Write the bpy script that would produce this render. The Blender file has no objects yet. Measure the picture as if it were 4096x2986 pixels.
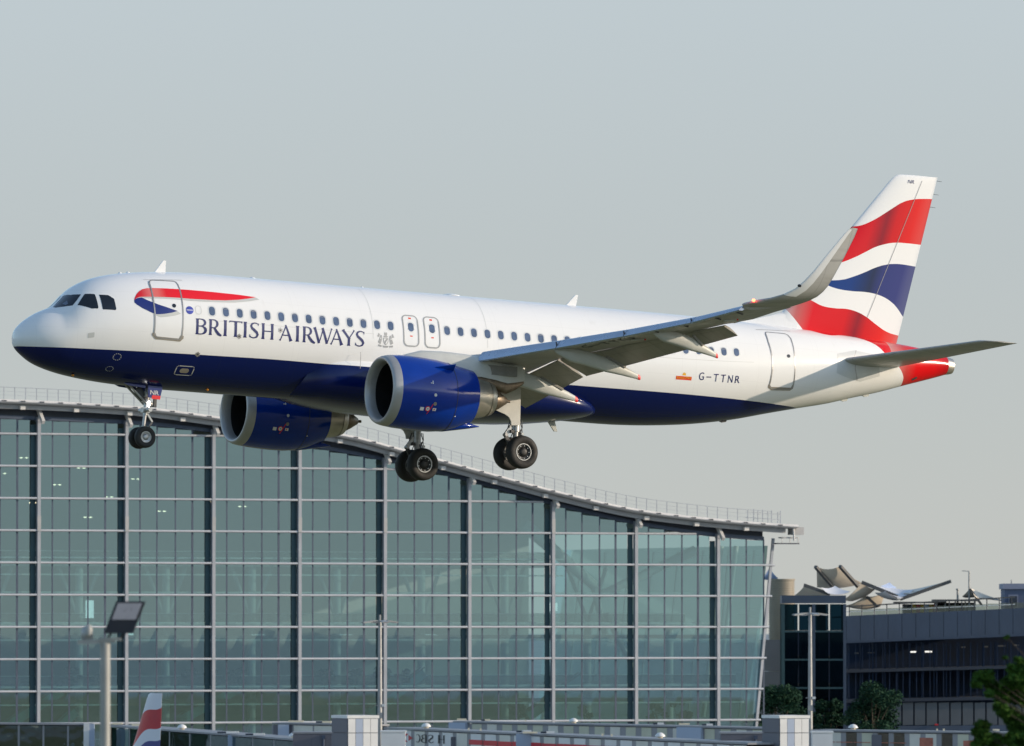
import bpy, bmesh, math, random
from math import sin, cos, pi, sqrt, radians, atan2
from mathutils import Vector, Matrix

# ------------------------------------------------------------------ camera, sky, sun, exposure
SC = bpy.context.scene
COL = SC.collection
EYE = 18.0                      # the photographer stands on a roof 18 m above the airfield
cam_d = bpy.data.cameras.new('camera')
cam = bpy.data.objects.new('camera', cam_d); COL.objects.link(cam)
cam_d.sensor_width = 36.0
cam_d.lens = 281.25
cam_d.clip_start = 1.0; cam_d.clip_end = 30000.0
cam_d.dof.use_dof = True; cam_d.dof.focus_distance = 272.0; cam_d.dof.aperture_fstop = 5.0
cam.location = (0, 0, EYE)
cam.rotation_euler = (radians(90) + math.atan((2509 - 1493) / 32000.0), 0, 0)
SC.camera = cam

SUN_EL = radians(14.0)          # low evening sun, well to the right of the view
SUN_AZ = radians(5.0)          # angle from the +X axis towards the camera
SUN_DIR = Vector((cos(SUN_EL) * cos(SUN_AZ), -cos(SUN_EL) * sin(SUN_AZ), sin(SUN_EL)))
world = bpy.data.worlds.new('World'); SC.world = world
world.use_nodes = True
wn, wl = world.node_tree.nodes, world.node_tree.links
wn.clear()
sky = wn.new('ShaderNodeTexSky'); sky.sky_type = 'NISHITA'; sky.sun_disc = False
sky.sun_elevation = SUN_EL
sky.sun_rotation = atan2(SUN_DIR.x, SUN_DIR.y)
sky.altitude = 30; sky.air_density = 1.0; sky.dust_density = 0.6; sky.ozone_density = 1.2
geo = wn.new('ShaderNodeNewGeometry')
sep = wn.new('ShaderNodeSeparateXYZ')
tc = wn.new('ShaderNodeTexCoord')
wl.new(tc.outputs['Generated'], sep.inputs[0])
rmp = wn.new('ShaderNodeValToRGB')           # evening haze: warm grey at the skyline, blue grey above
e = rmp.color_ramp.elements
e[0].position = 0.0; e[0].color = (.545, .550, .520, 1)
e[1].position = 1.0; e[1].color = (.50, .64, .76, 1)
for p_, c_ in ((.17, (.522, .552, .538)), (.36, (.505, .555, .565)), (.60, (.522, .592, .625))):
    q = rmp.color_ramp.elements.new(p_); q.color = (*c_, 1)
mr = wn.new('ShaderNodeMapRange'); mr.inputs[1].default_value = 0.0; mr.inputs[2].default_value = 0.13
wl.new(sep.outputs[2], mr.inputs[0]); wl.new(mr.outputs[0], rmp.inputs[0])
sc10 = wn.new('ShaderNodeVectorMath'); sc10.operation = 'SCALE'; sc10.inputs[3].default_value = 4.05
wl.new(rmp.outputs[0], sc10.inputs[0])
mf = wn.new('ShaderNodeMapRange'); mf.interpolation_type = 'SMOOTHSTEP'
mf.inputs[1].default_value = 0.079; mf.inputs[2].default_value = 0.17
wl.new(sep.outputs[2], mf.inputs[0])
mx = wn.new('ShaderNodeMix'); mx.data_type = 'RGBA'
wl.new(mf.outputs[0], mx.inputs[0]); wl.new(sc10.outputs[0], mx.inputs[6]); wl.new(sky.outputs[0], mx.inputs[7])
bg = wn.new('ShaderNodeBackground'); bg.inputs[1].default_value = 0.15
wo = wn.new('ShaderNodeOutputWorld')
wl.new(mx.outputs[2], bg.inputs[0]); wl.new(bg.outputs[0], wo.inputs[0])

sun_d = bpy.data.lights.new('sun', 'SUN'); sun_d.energy = 2.3; sun_d.angle = radians(0.6)
sun_d.color = (1.0, .84, .66)
sun = bpy.data.objects.new('sun', sun_d); COL.objects.link(sun)
sun.rotation_euler = SUN_DIR.to_track_quat('Z', 'Y').to_euler()
sun.location = (80, -20, 120)
vs = SC.view_settings
vs.view_transform = 'Standard'; vs.look = 'None'; vs.exposure = 0.72; vs.gamma = 1.0; vs.use_curve_mapping = False
SC.cycles.max_bounces = 8; SC.cycles.transparent_max_bounces = 16
RND = random.Random(7)

# ------------------------------------------------------------------ node helpers and materials
class NT:
    def __init__(s, name):
        s.m = bpy.data.materials.new(name); s.m.use_nodes = True
        s.t = s.m.node_tree; s.t.nodes.clear()
        s.out = s.t.nodes.new('ShaderNodeOutputMaterial')
        s.bsdf = s.t.nodes.new('ShaderNodeBsdfPrincipled')
        s.t.links.new(s.bsdf.outputs[0], s.out.inputs[0])
        s.tc = s.t.nodes.new('ShaderNodeTexCoord')
        s._sep = None
    def link(s, a, b): s.t.links.new(a, b)
    def val(s, sock, v):
        if hasattr(v, 'is_output'): s.link(v, sock)
        else: sock.default_value = v
    def math(s, op, a, b=0.0, c=0.0, clamp=False):
        n = s.t.nodes.new('ShaderNodeMath'); n.operation = op; n.use_clamp = clamp
        s.val(n.inputs[0], a); s.val(n.inputs[1], b); s.val(n.inputs[2], c)
        return n.outputs[0]
    def xyz(s):
        if s._sep is None:
            s._sep = s.t.nodes.new('ShaderNodeSeparateXYZ'); s.link(s.tc.outputs['Object'], s._sep.inputs[0])
        return s._sep.outputs
    def noise(s, scale, detail=3.0, rough=.55, vec=None, stretch=None):
        n = s.t.nodes.new('ShaderNodeTexNoise'); n.inputs['Scale'].default_value = scale
        n.inputs['Detail'].default_value = detail; n.inputs['Roughness'].default_value = rough
        src = vec or s.tc.outputs['Object']
        if stretch:
            mp = s.t.nodes.new('ShaderNodeMapping'); mp.inputs['Scale'].default_value = stretch
            s.link(src, mp.inputs[0]); src = mp.outputs[0]
        s.link(src, n.inputs['Vector']); return n.outputs['Fac']
    def mix(s, f, a, b, blend='MIX'):
        n = s.t.nodes.new('ShaderNodeMix'); n.data_type = 'RGBA'; n.blend_type = blend
        s.val(n.inputs[0], f)
        for k, v in ((6, a), (7, b)):
            if hasattr(v, 'is_output'): s.link(v, n.inputs[k])
            else: n.inputs[k].default_value = (*v, 1)
        return n.outputs[2]
    def ramp(s, f, stops):
        n = s.t.nodes.new('ShaderNodeValToRGB'); el = n.color_ramp.elements
        while len(el) < len(stops): el.new(.5)
        for q, (p, c) in zip(el, stops):
            q.position = p; q.color = (*c, 1)
        s.val(n.inputs[0], f); return n.outputs[0]
    def maprange(s, v, a, b, c=0.0, d=1.0):
        n = s.t.nodes.new('ShaderNodeMapRange'); s.val(n.inputs[0], v)
        for k, q in zip((1, 2, 3, 4), (a, b, c, d)): n.inputs[k].default_value = q
        return n.outputs[0]
    def curve(s, v, x0, x1, y0, y1, pts):
        n = s.t.nodes.new('ShaderNodeFloatCurve')
        c = n.mapping.curves[0]; n.mapping.use_clip = False
        P = [((x - x0) / (x1 - x0), (y - y0) / (y1 - y0)) for x, y in pts]
        c.points[0].location = P[0]; c.points[1].location = P[-1]
        for q in P[1:-1]: c.points.new(*q)
        n.mapping.update()
        s.val(n.inputs['Value'], s.maprange(v, x0, x1))
        return s.maprange(n.outputs[0], 0, 1, y0, y1)
    def bump(s, h, strength=.2, dist=.02):
        n = s.t.nodes.new('ShaderNodeBump'); n.inputs['Strength'].default_value = strength
        n.inputs['Distance'].default_value = dist; s.link(h, n.inputs['Height'])
        s.link(n.outputs[0], s.bsdf.inputs['Normal'])
    def set(s, **k):
        names = dict(col='Base Color', rough='Roughness', metal='Metallic', spec='Specular IOR Level', coat='Coat Weight',
                     coatr='Coat Roughness', ecol='Emission Color', estr='Emission Strength', alpha='Alpha', trans='Transmission Weight')
        for q, v in k.items():
            i = s.bsdf.inputs[names[q]]
            if hasattr(v, 'is_output'): s.link(v, i)
            elif isinstance(v, (tuple, list)): i.default_value = (*v, 1)
            else: i.default_value = v

M = {}
def pm(name, col, rough=.5, metal=0.0, var=.1, scale=2.0, coat=0.0, spec=.5, emis=0.0, ecol=None, stretch=None, bump=0.0):
    n = NT(name)
    f = n.noise(scale, 4, .6, stretch=stretch)
    f2 = n.maprange(f, .3, .7)
    lo = tuple(c * (1 - var) for c in col); hi = tuple(min(1, c * (1 + var)) for c in col)
    n.set(col=n.mix(f2, lo, hi), rough=n.maprange(f, .3, .7, max(.02, rough * .85), min(1, rough * 1.15)), metal=metal, coat=coat, spec=spec)
    if emis: n.set(ecol=ecol or col, estr=emis)
    if bump: n.bump(f, bump)
    M[name] = n.m
    return n.m

WHITE = (.80, .80, .79); NAVY = (.0025, .009, .075); RED = (.62, .008, .014)
pm('white_paint', (.78, .78, .77), .2, var=.02, scale=.8, spec=.32)
pm('navy_print', (.010, .014, .11), .35, var=.05, coat=.2)
pm('red_print', (.72, .006, .012), .35, var=.04, coat=.2)
pm('blue_print', (.006, .018, .16), .35, var=.05, coat=.2)
pm('shade_print', (.52, .53, .51), .4, var=.03)
pm('grey_print', (.33, .34, .34), .45, var=.05)
pm('badge_blue', (.05, .07, .38), .35, var=.25, scale=2.5)
pm('yellow_print', (.80, .42, .02), .4, var=.03)
pm('orange_red_print', (.70, .05, .01), .4, var=.03)
pm('door_trim', (.36, .35, .34), .35, .5, var=.1, scale=4)
pm('door_sill', (.30, .27, .22), .5, .2, var=.15, scale=5)
pm('cabin_glass', (.075, .11, .19), .12, var=.25, scale=5, coat=.4)
pm('cabin_blind', (.13, .16, .22), .4, var=.15, scale=5)
pm('window_ring', (.62, .63, .62), .35, .2, var=.05)
pm('cockpit_glass', (.010, .012, .016), .05, var=.4, scale=1.5, coat=.6)
pm('seam', (.30, .30, .30), .6, var=.1)
pm('dark_seam', (.03, .035, .05), .6, var=.1)
pm('engine_blue', (.001, .030, .26), .11, var=.10, scale=1.2, spec=.42)
pm('lip_metal', (.42, .41, .40), .40, .40, var=.06, scale=3)
pm('duct_black', (.004, .004, .0045), .6, var=.2)
pm('fan_metal', (.022, .022, .025), .35, .7, var=.2)
pm('nozzle_metal', (.52, .48, .42), .34, .8, var=.12, scale=4)
pm('hot_metal', (.20, .16, .12), .42, .8, var=.35, scale=5)
pm('slat_metal', (.50, .56, .66), .26, .6, var=.05, scale=2)
pm('fairing_grey', (.50, .51, .48), .34, var=.06, scale=2, coat=.15)
pm('plate_grey', (.60, .61, .60), .35, var=.04)
pm('red_tip', (.72, .03, .03), .45, var=.06)
pm('track_dark', (.05, .05, .045), .55, var=.4, scale=6)
pm('track_grey', (.20, .19, .17), .5, var=.15, scale=4)
pm('gear_metal', (.42, .42, .41), .35, .6, var=.2, scale=7)
pm('gear_dark', (.08, .08, .08), .5, .4, var=.3, scale=9)
pm('gear_door', (.58, .57, .53), .38, var=.07, scale=3)
pm('rubber', (.018, .017, .016), .72, var=.25, scale=6)
pm('rim_metal', (.40, .40, .39), .38, .6, var=.25, scale=9)
pm('hub_dark', (.035, .035, .035), .5, .5, var=.3, scale=9)
pm('landing_lamp', (1, 1, 1), .3, emis=4.5, ecol=(1, .97, .95))
pm('nav_lamp', (1, .05, .02), .3, emis=14.0, ecol=(1, .06, .02))
pm('beacon_amber', (.7, .25, .02), .4)


def plated(name, col, rough, pitch):
    """painted alloy with plate joints, fasteners rows and fluid streaks running aft"""
    n = NT(name); x = n.xyz()
    def hair(v, p, w, ph=0.0): return n.math('LESS_THAN', n.math('FRACT', n.math('ADD', n.math('DIVIDE', v, p), ph)), w / p)
    sw = n.math('SUBTRACT', x[0], n.math('MULTIPLY', n.math('ABSOLUTE', x[1]), .42))
    ln = n.math('MAXIMUM', hair(x[1], pitch, .022, .3), hair(sw, .62, .018, .15))
    st = n.noise(2.6, 5, .65, stretch=(.22, 2.2, 1)); f = n.noise(1.3, 3)
    c = n.mix(n.maprange(f, .3, .7), tuple(q * .93 for q in col), col)
    c = n.mix(n.maprange(st, .50, .78, 0, .55), c, tuple(q * .62 for q in (col[0], col[1] * .97, col[2] * .90)))
    c = n.mix(n.math('MULTIPLY', ln, .45), c, tuple(q * .4 for q in col))
    n.set(col=c, rough=n.maprange(st, .3, .7, rough * .85, rough * 1.2), spec=.4); M[name] = n.m
plated('wing_grey', (.45, .44, .415), .34, 1.15)
plated('flap_grey', (.41, .385, .345), .42, 1.9)

# ------------------------------------------------------------------ mesh helpers
def link(o, parent=None):
    COL.objects.link(o)
    if parent is not None: o.parent = parent
    return o
def tag(o, label=None, cat=None, group=None, kind=None):
    for k, v in (('label', label), ('category', cat), ('group', group), ('kind', kind)):
        if v: o[k] = v
    return o
def empty(name, loc=(0, 0, 0), rot=(0, 0, 0)):
    o = bpy.data.objects.new(name, None); o.location = loc; o.rotation_euler = rot
    o.empty_display_size = .5
    return link(o)
class MB:
    """collects vertices and faces (with material slots) for one mesh"""
    def __init__(s): s.v = []; s.f = []; s.mi = []; s.mats = []
    def slot(s, m):
        m = M[m] if isinstance(m, str) else m
        if m not in s.mats: s.mats.append(m)
        return s.mats.index(m)
    def add(s, vs, fs, m):
        b = len(s.v); k = s.slot(m)
        s.v += [tuple(q) for q in vs]
        for f in fs: s.f.append([b + i for i in f]); s.mi.append(k)
        return s
    def box(s, c, size, m, rot=None):
        hx, hy, hz = (q / 2 for q in size)
        vs = [Vector((x, y, z)) for x in (-hx, hx) for y in (-hy, hy) for z in (-hz, hz)]
        if rot is not None: vs = [rot @ q for q in vs]
        c = Vector(c)
        return s.add([q + c for q in vs], [(0, 1, 3, 2), (4, 6, 7, 5), (0, 4, 5, 1), (2, 3, 7, 6), (0, 2, 6, 4), (1, 5, 7, 3)], m)
    def bar(s, a, b, w, m, w2=None):
        """rectangular bar from a to b"""
        a, b = Vector(a), Vector(b); d = b - a
        r = d.to_track_quat('Z', 'Y').to_matrix()
        return s.box((a + b) / 2, (w, w2 or w, d.length), m, r)
    def tube(s, a, b, r0, m, r1=None, n=14, cap=True):
        a, b = Vector(a), Vector(b); r1 = r0 if r1 is None else r1
        R = (b - a).to_track_quat('Z', 'Y').to_matrix()
        vs = []
        for p, r in ((a, r0), (b, r1)):
            for i in range(n):
                t = 2 * pi * i / n; vs.append(p + R @ Vector((r * cos(t), r * sin(t), 0)))
        fs = [(i, (i + 1) % n, n + (i + 1) % n, n + i) for i in range(n)]
        if cap: fs += [tuple(range(n - 1, -1, -1)), tuple(range(n, 2 * n))]
        return s.add(vs, fs, m)
    def loft(s, rings, m, closed=True, cap0=True, cap1=True):
        n = len(rings[0]); vs = [q for r in rings for q in r]; fs = []
        for k in range(len(rings) - 1):
            for i in range(n if closed else n - 1):
                j = (i + 1) % n
                fs.append((k * n + i, k * n + j, (k + 1) * n + j, (k + 1) * n + i))
        if closed and cap0: fs.append(tuple(range(n - 1, -1, -1)))
        if closed and cap1: fs.append(tuple((len(rings) - 1) * n + i for i in range(n)))
        return s.add(vs, fs, m)
    def lathe(s, prof, c, axis, m, n=40, close=False, cap=True):
        """profile [(along, radius)] turned about an axis through c"""
        c = Vector(c); rings = []
        for a, r in prof:
            ring = []
            for i in range(n):
                t = 2 * pi * i / n
                ring.append(c + (Vector((a, r * cos(t), r * sin(t))) if axis == 'x' else Vector((r * sin(t), a, r * cos(t))) if axis == 'y' else Vector((r * cos(t), r * sin(t), a))))
            rings.append(ring)
        if close: rings.append(rings[0])
        return s.loft(rings, m, True, cap and not close, cap and not close)
    def prism(s, poly, y0, y1, m, plane='xz'):
        """polygon in a plane extruded along the third axis"""
        n = len(poly)
        def P(q, t): return (q[0], t, q[1]) if plane == 'xz' else (q[0], q[1], t) if plane == 'xy' else (t, q[0], q[1])
        vs = [P(q, y0) for q in poly] + [P(q, y1) for q in poly]
        fs = [tuple(range(n - 1, -1, -1)), tuple(range(n, 2 * n))] + [(i, (i + 1) % n, n + (i + 1) % n, n + i) for i in range(n)]
        return s.add(vs, fs, m)
    def build(s, name, parent=None, smooth=None, fix=True):
        me = bpy.data.meshes.new(name); me.from_pydata(s.v, [], s.f)
        for m in s.mats: me.materials.append(m)
        me.polygons.foreach_set('material_index', s.mi)
        me.update()
        if fix:
            bm = bmesh.new(); bm.from_mesh(me)
            bmesh.ops.recalc_face_normals(bm, faces=bm.faces); bm.to_mesh(me); bm.free()
        if smooth is not None:
            me.polygons.foreach_set('use_smooth', [True] * len(me.polygons))
            me.set_sharp_from_angle(angle=radians(smooth))
        return link(bpy.data.objects.new(name, me), parent)

def pchip(tab):
    x = [q[0] for q in tab]; y = [q[1] for q in tab]; n = len(x)
    h = [x[i + 1] - x[i] for i in range(n - 1)]; d = [(y[i + 1] - y[i]) / h[i] for i in range(n - 1)]
    m = [0.0] * n; m[0], m[-1] = d[0], d[-1]
    for i in range(1, n - 1):
        if d[i - 1] * d[i] > 0:
            a, b = 2 * h[i] + h[i - 1], h[i] + 2 * h[i - 1]; m[i] = (a + b) / (a / d[i - 1] + b / d[i])
    def f(q):
        q = min(max(q, x[0]), x[-1]); i = 0
        while i < n - 2 and q > x[i + 1]: i += 1
        t = (q - x[i]) / h[i]
        return (2*t**3 - 3*t*t + 1)*y[i] + (t**3 - 2*t*t + t)*h[i]*m[i] + (-2*t**3 + 3*t*t)*y[i+1] + (t**3 - t*t)*h[i]*m[i+1]
    return f
def lerp_tab(tab):
    def f(q):
        q = min(max(q, tab[0][0]), tab[-1][0])
        for a, b in zip(tab, tab[1:]):
            if q <= b[0]:
                t = (q - a[0]) / (b[0] - a[0]); return [u + (v - u) * t for u, v in zip(a[1:], b[1:])]
    return f

# ------------------------------------------------------------------ ground (the airfield below; the lens looks over it)
gn = NT('airfield_grass')
gx = gn.xyz()
gf = gn.noise(.02, 5, .6)
gcol = gn.mix(gn.maprange(gf, .35, .65), (.12, .13, .045), (.21, .195, .115))
apron = gn.math('MAXIMUM', gn.math('GREATER_THAN', gx[1], 480.0), gn.math('LESS_THAN', gx[1], -40.0))
gcol = gn.mix(apron, gcol, gn.mix(gn.noise(.5, 4), (.20, .20, .19), (.30, .29, .27)))
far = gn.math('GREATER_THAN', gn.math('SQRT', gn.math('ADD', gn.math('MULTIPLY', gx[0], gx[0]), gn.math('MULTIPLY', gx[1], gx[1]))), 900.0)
gcol = gn.mix(far, gcol, gn.mix(gn.maprange(gn.noise(.01, 5), .4, .6), (.20, .235, .245), (.30, .33, .34)))  # distant ground painted paler and bluer, haze put into its colour
gn.set(col=gcol, rough=.95); gn.bump(gn.noise(3.0, 4), .4, .1)
M['airfield_grass'] = gn.m
b = MB(); b.add([(-9000, -9000, 0), (9000, -9000, 0), (9000, 20000, 0), (-9000, 20000, 0)], [(0, 1, 2, 3)], 'airfield_grass')
tag(b.build('ground', fix=False), 'grass airfield and grey apron under the aircraft', kind='structure')

# ================================================================== THE AIRLINER
# local axes: x aft from the nose, y to starboard, z up from the fuselage reference line (metres)
JET = empty('airliner', (-17.1884, 275.127, 10.6323 + EYE), (-.037838, .056905, .482747))
tag(JET, 'large white and navy passenger jet on approach, wheels down, striped red white and blue tail', 'airliner')

TOP = [(.07,-.70),(.10,-.47),(.25,-.24),(.53,.01),(.90,.25),(1.22,.40),(1.43,.495),(1.55,.60),(1.72,.77),(1.85,.92),(2.10,1.165),(2.32,1.32),(2.62,1.48),(3.08,1.65),(3.55,1.77),(4.2,1.88),(5,1.97),(6,2.04),(7,2.07),(24,2.07),(26,2.06),(28,2.02),(29.5,1.99),(31,1.93),(33,1.83),(35.2,1.70),(36.3,1.59),(37.0,1.46),(37.28,1.385)]
BOT = [(.07,-.72),(.10,-.92),(.20,-1.07),(.48,-1.29),(.88,-1.52),(1.40,-1.69),(2,-1.82),(2.75,-1.92),(3.55,-1.99),(4.4,-2.03),(5.7,-2.07),(8,-2.07),(23.2,-2.07),(24.2,-2.04),(26.1,-1.90),(28.2,-1.60),(30,-1.20),(31.2,-.94),(32.3,-.71),(33.3,-.44),(34.4,-.16),(35.4,.14),(36.5,.46),(37.0,.61),(37.28,.70)]
WID = [(.07,.02),(.10,.22),(.17,.38),(.37,.62),(.67,.86),(1.07,1.09),(1.57,1.30),(2.07,1.47),(2.57,1.60),(3.07,1.71),(3.57,1.79),(4.07,1.86),(5,1.94),(6,1.97),(7,1.975),(23.5,1.975),(25,1.96),(27,1.88),(29,1.71),(31,1.46),(33,1.14),(35,.77),(36.3,.52),(37.0,.385),(37.28,.33)]
f_top, f_bot, f_wid = pchip(TOP), pchip(BOT), pchip(WID)
def skin(x, th, off=0.0):
    """point on the fuselage skin; th = 0 on the port side, pi/2 on the crown"""
    def P(x, th):
        t, bt, w = f_top(x), f_bot(x), f_wid(x); c, h = (t + bt) / 2, (t - bt) / 2
        return Vector((x, -w * cos(th), c + h * sin(th)))
    p = P(x, th)
    if off:
        a = P(min(x + .02, 37.27), th) - P(max(x - .02, .08), th); bb = P(x, th + .01) - P(x, th - .01)
        nrm = bb.cross(a).normalized()
        if nrm.dot(Vector((0, -cos(th), sin(th)))) < 0: nrm = -nrm
        p = p + nrm * off
    return p

# livery: navy belly line, red fin foot and red tail cone, all as paint on the skin
def flag_red(n, c):
    return n.ramp(n.maprange(c, 29.6, 35.0), [(0.0, (.66, .50, .48)), (.10, (.55, .14, .13)), (.22, (.68, .003, .010)), (.48, (.60, .003, .010)), (.585, (.25, .005, .018)), (.66, (.56, .004, .010)), (.80, (.68, .010, .010)), (.90, (.66, .06, .055)), (1.0, (.56, .22, .21))])
fp = NT('fuselage_livery'); fx = fp.xyz()
zl = fp.curve(fx[0], 0, 40, -2, 0, [(0, -.97), (.6, -1.0), (1.4, -1.0), (3.6, -.975), (6.8, -.925), (9.2, -.892), (10.7, -.897), (21, -.945), (26, -.938), (31, -.97), (40, -.97)])
navy = fp.math('LESS_THAN', fx[2], zl)
zr = fp.curve(fx[0], 30, 38, 0, 3, [(30, 3), (30.6, 2.6), (31.3, 1.97), (31.5, 1.85), (32.02, 1.742), (32.78, 1.80), (33.22, 1.785), (33.58, 1.70), (33.89, 1.572), (34.09, 1.435), (34.3, 1.21), (34.55, 1.0), (34.83, .83), (35.18, .47), (35.5, .0), (38, 0)])
isred = fp.math('MULTIPLY', fp.math('GREATER_THAN', fx[2], zr), fp.math('GREATER_THAN', fx[0], 30.4))
grime = fp.noise(1.1, 5, .65, stretch=(.25, 1, 1))
wht = fp.mix(fp.maprange(grime, .35, .75), (.80, .80, .79), (.775, .775, .765))
redc = flag_red(fp, fp.math('SUBTRACT', fx[0], fp.math('MULTIPLY', fx[2], .3)))
cone_red = fp.ramp(fp.maprange(fx[0], 34.6, 37.3), [(0, (.56, .25, .23)), (.25, (.54, .05, .045)), (.42, (.68, .004, .007)), (.75, (.64, .004, .007)), (1, (.42, .006, .010))])
redc = fp.mix(fp.math('GREATER_THAN', fx[0], 34.6), redc, cone_red)
def hair(v, pitch, w, ph=0.0):
    return fp.math('LESS_THAN', fp.math('FRACT', fp.math('ADD', fp.math('DIVIDE', v, pitch), ph)), w / pitch)
lines = fp.math('MAXIMUM', hair(fx[0], 2.667, .018, .31), fp.math('MAXIMUM', hair(fx[2], 1.37, .014, .22), hair(fx[0], 1.9, .012, .7)))
streak = fp.noise(2.2, 4, .6, stretch=(1.6, 1, .16))
wht = fp.mix(fp.maprange(streak, .62, .95), wht, (.70, .695, .67))
wht = fp.mix(fp.math('MULTIPLY', lines, .13), wht, (.50, .50, .49))
col = fp.mix(isred, fp.mix(navy, wht, fp.mix(fp.math('MULTIPLY', lines, .5), NAVY, (.012, .018, .06))), redc)
fp.set(col=col, rough=fp.maprange(grime, .3, .7, .13, .20), spec=.32)
M['fuselage_livery'] = fp.m

NSEG = 96
xs = [.07, .075, .085, .10, .13, .17, .22, .29, .37, .46, .56, .67, .79, .92, 1.06, 1.2, 1.32, 1.43, 1.49, 1.55, 1.63, 1.72, 1.82, 1.94, 2.1, 2.25, 2.45, 2.65, 2.9, 3.2, 3.55, 3.9, 4.3, 4.75, 5.2, 5.7, 6.2, 6.7, 7.2]
xs += [8 + i for i in range(16)] + [23.6 + .4 * i for i in range(33)] + [36.6, 36.8, 37.0, 37.15, 37.28]
b = MB()
b.loft([[skin(x, 2 * pi * i / NSEG) for i in range(NSEG)] for x in xs], 'fuselage_livery')
FUS = b.build('fuselage', JET, smooth=40)

def decal(polys, mat, off, dx=.5, dth=.06, side=1, mb=None):
    """lay flat outlines given as (x, th) onto the skin, cut finely enough to follow its curve"""
    mb = mb or MB()
    for k, poly in enumerate(polys):
        bm = bmesh.new()
        bm.faces.new([bm.verts.new((q[0], q[1], 0)) for q in poly])
        bmesh.ops.triangulate(bm, faces=bm.faces[:])
        for ax, st in ((0, dx), (1, dth)):
            lo = min(q[ax] for q in poly); hi = max(q[ax] for q in poly)
            t = math.floor(lo / st) * st + st
            while t < hi:
                no = Vector((1, 0, 0)) if ax == 0 else Vector((0, 1, 0))
                bmesh.ops.bisect_plane(bm, geom=bm.verts[:] + bm.edges[:] + bm.faces[:], dist=1e-5, plane_co=no * t, plane_no=no)
                t += st
        bm.verts.index_update()
        vs = []
        for v in bm.verts:
            p = skin(v.co.x, v.co.y, off * .55 + .0004 * k)
            vs.append((p.x, p.y * side, p.z))
        mb.add(vs, [[v.index for v in f.verts] for f in bm.faces], mat)
        bm.free()
    return mb
def band(path, w, closed=True):
    """a ribbon of quads of width w (metres) along a (x, th) path"""
    out = []; n = len(path); L = []; Rr = []
    for i, (x, t) in enumerate(path):
        if closed: a, c = path[i - 1], path[(i + 1) % n]
        else: a, c = path[max(0, i - 1)], path[min(n - 1, i + 1)]
        dx, dt = c[0] - a[0], (c[1] - a[1]) * 2.0; l = sqrt(dx * dx + dt * dt) or 1
        nx, nt = -dt / l * w / 2, dx / l * w / 2
        L.append((x + nx, t + nt / 2.0)); Rr.append((x - nx, t - nt / 2.0))
    for i in range(n if closed else n - 1):
        j = (i + 1) % n; out.append([L[i], L[j], Rr[j], Rr[i]])
    return out
def rrect(cx, cy, hw, hh, r, n=5):
    out = []
    for sx, sy, a0 in ((1, 1, 0), (-1, 1, 90), (-1, -1, 180), (1, -1, 270)):
        for k in range(n + 1):
            a = radians(a0 + 90 * k / n)
            out.append((cx + sx * (hw - r) + r * cos(a), cy + (sy * (hh - r) + r * sin(a)) / 2.0))
    return out
def disc(cx, cy, r, n=20): return [(cx + r * cos(2 * pi * k / n), cy + r * sin(2 * pi * k / n) / 2.0) for k in range(n)]
# (in the functions above heights are metres on the skin; one radian of th is about 2 m)

# cockpit panes, both sides
PANES = [[(1.40, 1.40), (1.62, 1.50), (1.83, 1.50), (1.92, 1.20), (2.03, 1.05), (2.144, .94), (1.974, .853), (1.806, .799), (1.584, 1.017), (1.42, 1.25)],
         [(1.935, .70), (2.235, .882), (2.255, .886), (2.52, .775), (2.545, .755), (2.560, .41), (2.53, .392), (2.33, .432), (2.12, .555)],
         [(2.675, .715), (2.964, .65), (3.132, .54), (3.155, .32), (3.13, .298), (2.72, .345), (2.695, .36)]]
for side in (1, -1):
    for p in PANES:
        decal([p], 'cockpit_glass', .012, .12, .06, side).build('cockpit_window', FUS, smooth=30)
# pale patch painted on the pane for the lit gap beyond, and the wiper
decal([[(1.62, 1.16), (1.76, 1.12), (1.73, .98), (1.66, 1.0)]], 'cabin_blind', .016, .3, .1).build('lit_gap_patch', FUS)
decal(band([(1.43, 1.33), (1.66, 1.37)], .025, False), 'grey_print', .03, .3, .1).build('wiper', FUS)

# cabin windows
WIN_TH = .297
WX = [6.682 + .5334 * i for i in range(14)] + [13.616 + 2.2237 + .5334 * k for k in range(23)]
def cabin_window(x, th):
    m = MB()
    decal([rrect(x, th, .155, .200, .13)], 'window_ring', .006, .5, .09, mb=m)
    decal([rrect(x, th, .112, .158, .10)], 'cabin_glass', .010, .5, .09, mb=m)
    k = RND.random()
    if k < .22: decal([[(x - .085, th + .070), (x + .085, th + .070), (x + .09, th + .05 - .05 * k), (x - .09, th + .05 - .05 * k)]], 'cabin_blind', .013, .5, .09, mb=m)
    return m.build('window', FUS)
for x in WX: cabin_window(x, WIN_TH)
decal(band(rrect(6.165, .302, .11, .15, .1), .012), 'shade_print', .007).build('window_plug', FUS)

# doors
D1 = [(4.60, .925), (4.66, .952), (4.76, .960), (5.50, .925), (5.56, .905), (5.60, .84), (5.602, .68), (5.583, .49), (5.575, .316), (5.567, .139), (5.553, -.031), (5.54, -.155), (5.488, -.212), (5.391, -.221), (4.68, -.214), (4.56, -.185), (4.51, -.147), (4.52, .062), (4.52, .228), (4.514, .43), (4.528, .657), (4.555, .86)]
m = MB(); decal([D1], 'white_paint', .006, .3, .06, mb=m); DOOR1 = m.build('door', FUS, smooth=30)
decal(band(D1, .05), 'door_trim', .016, mb=(m := MB())); m.build('door_frame', FUS)
decal([[(4.44, -.13), (4.55, -.13), (4.60, -.19), (5.44, -.205), (5.50, -.15), (5.61, -.155), (5.61, -.20), (5.50, -.255), (4.58, -.24), (4.44, -.17)]], 'door_sill', .021).build('door_sill', FUS)
decal([disc(5.257, .364, .075)], 'cockpit_glass', .017).build('door_window', FUS)
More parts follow.
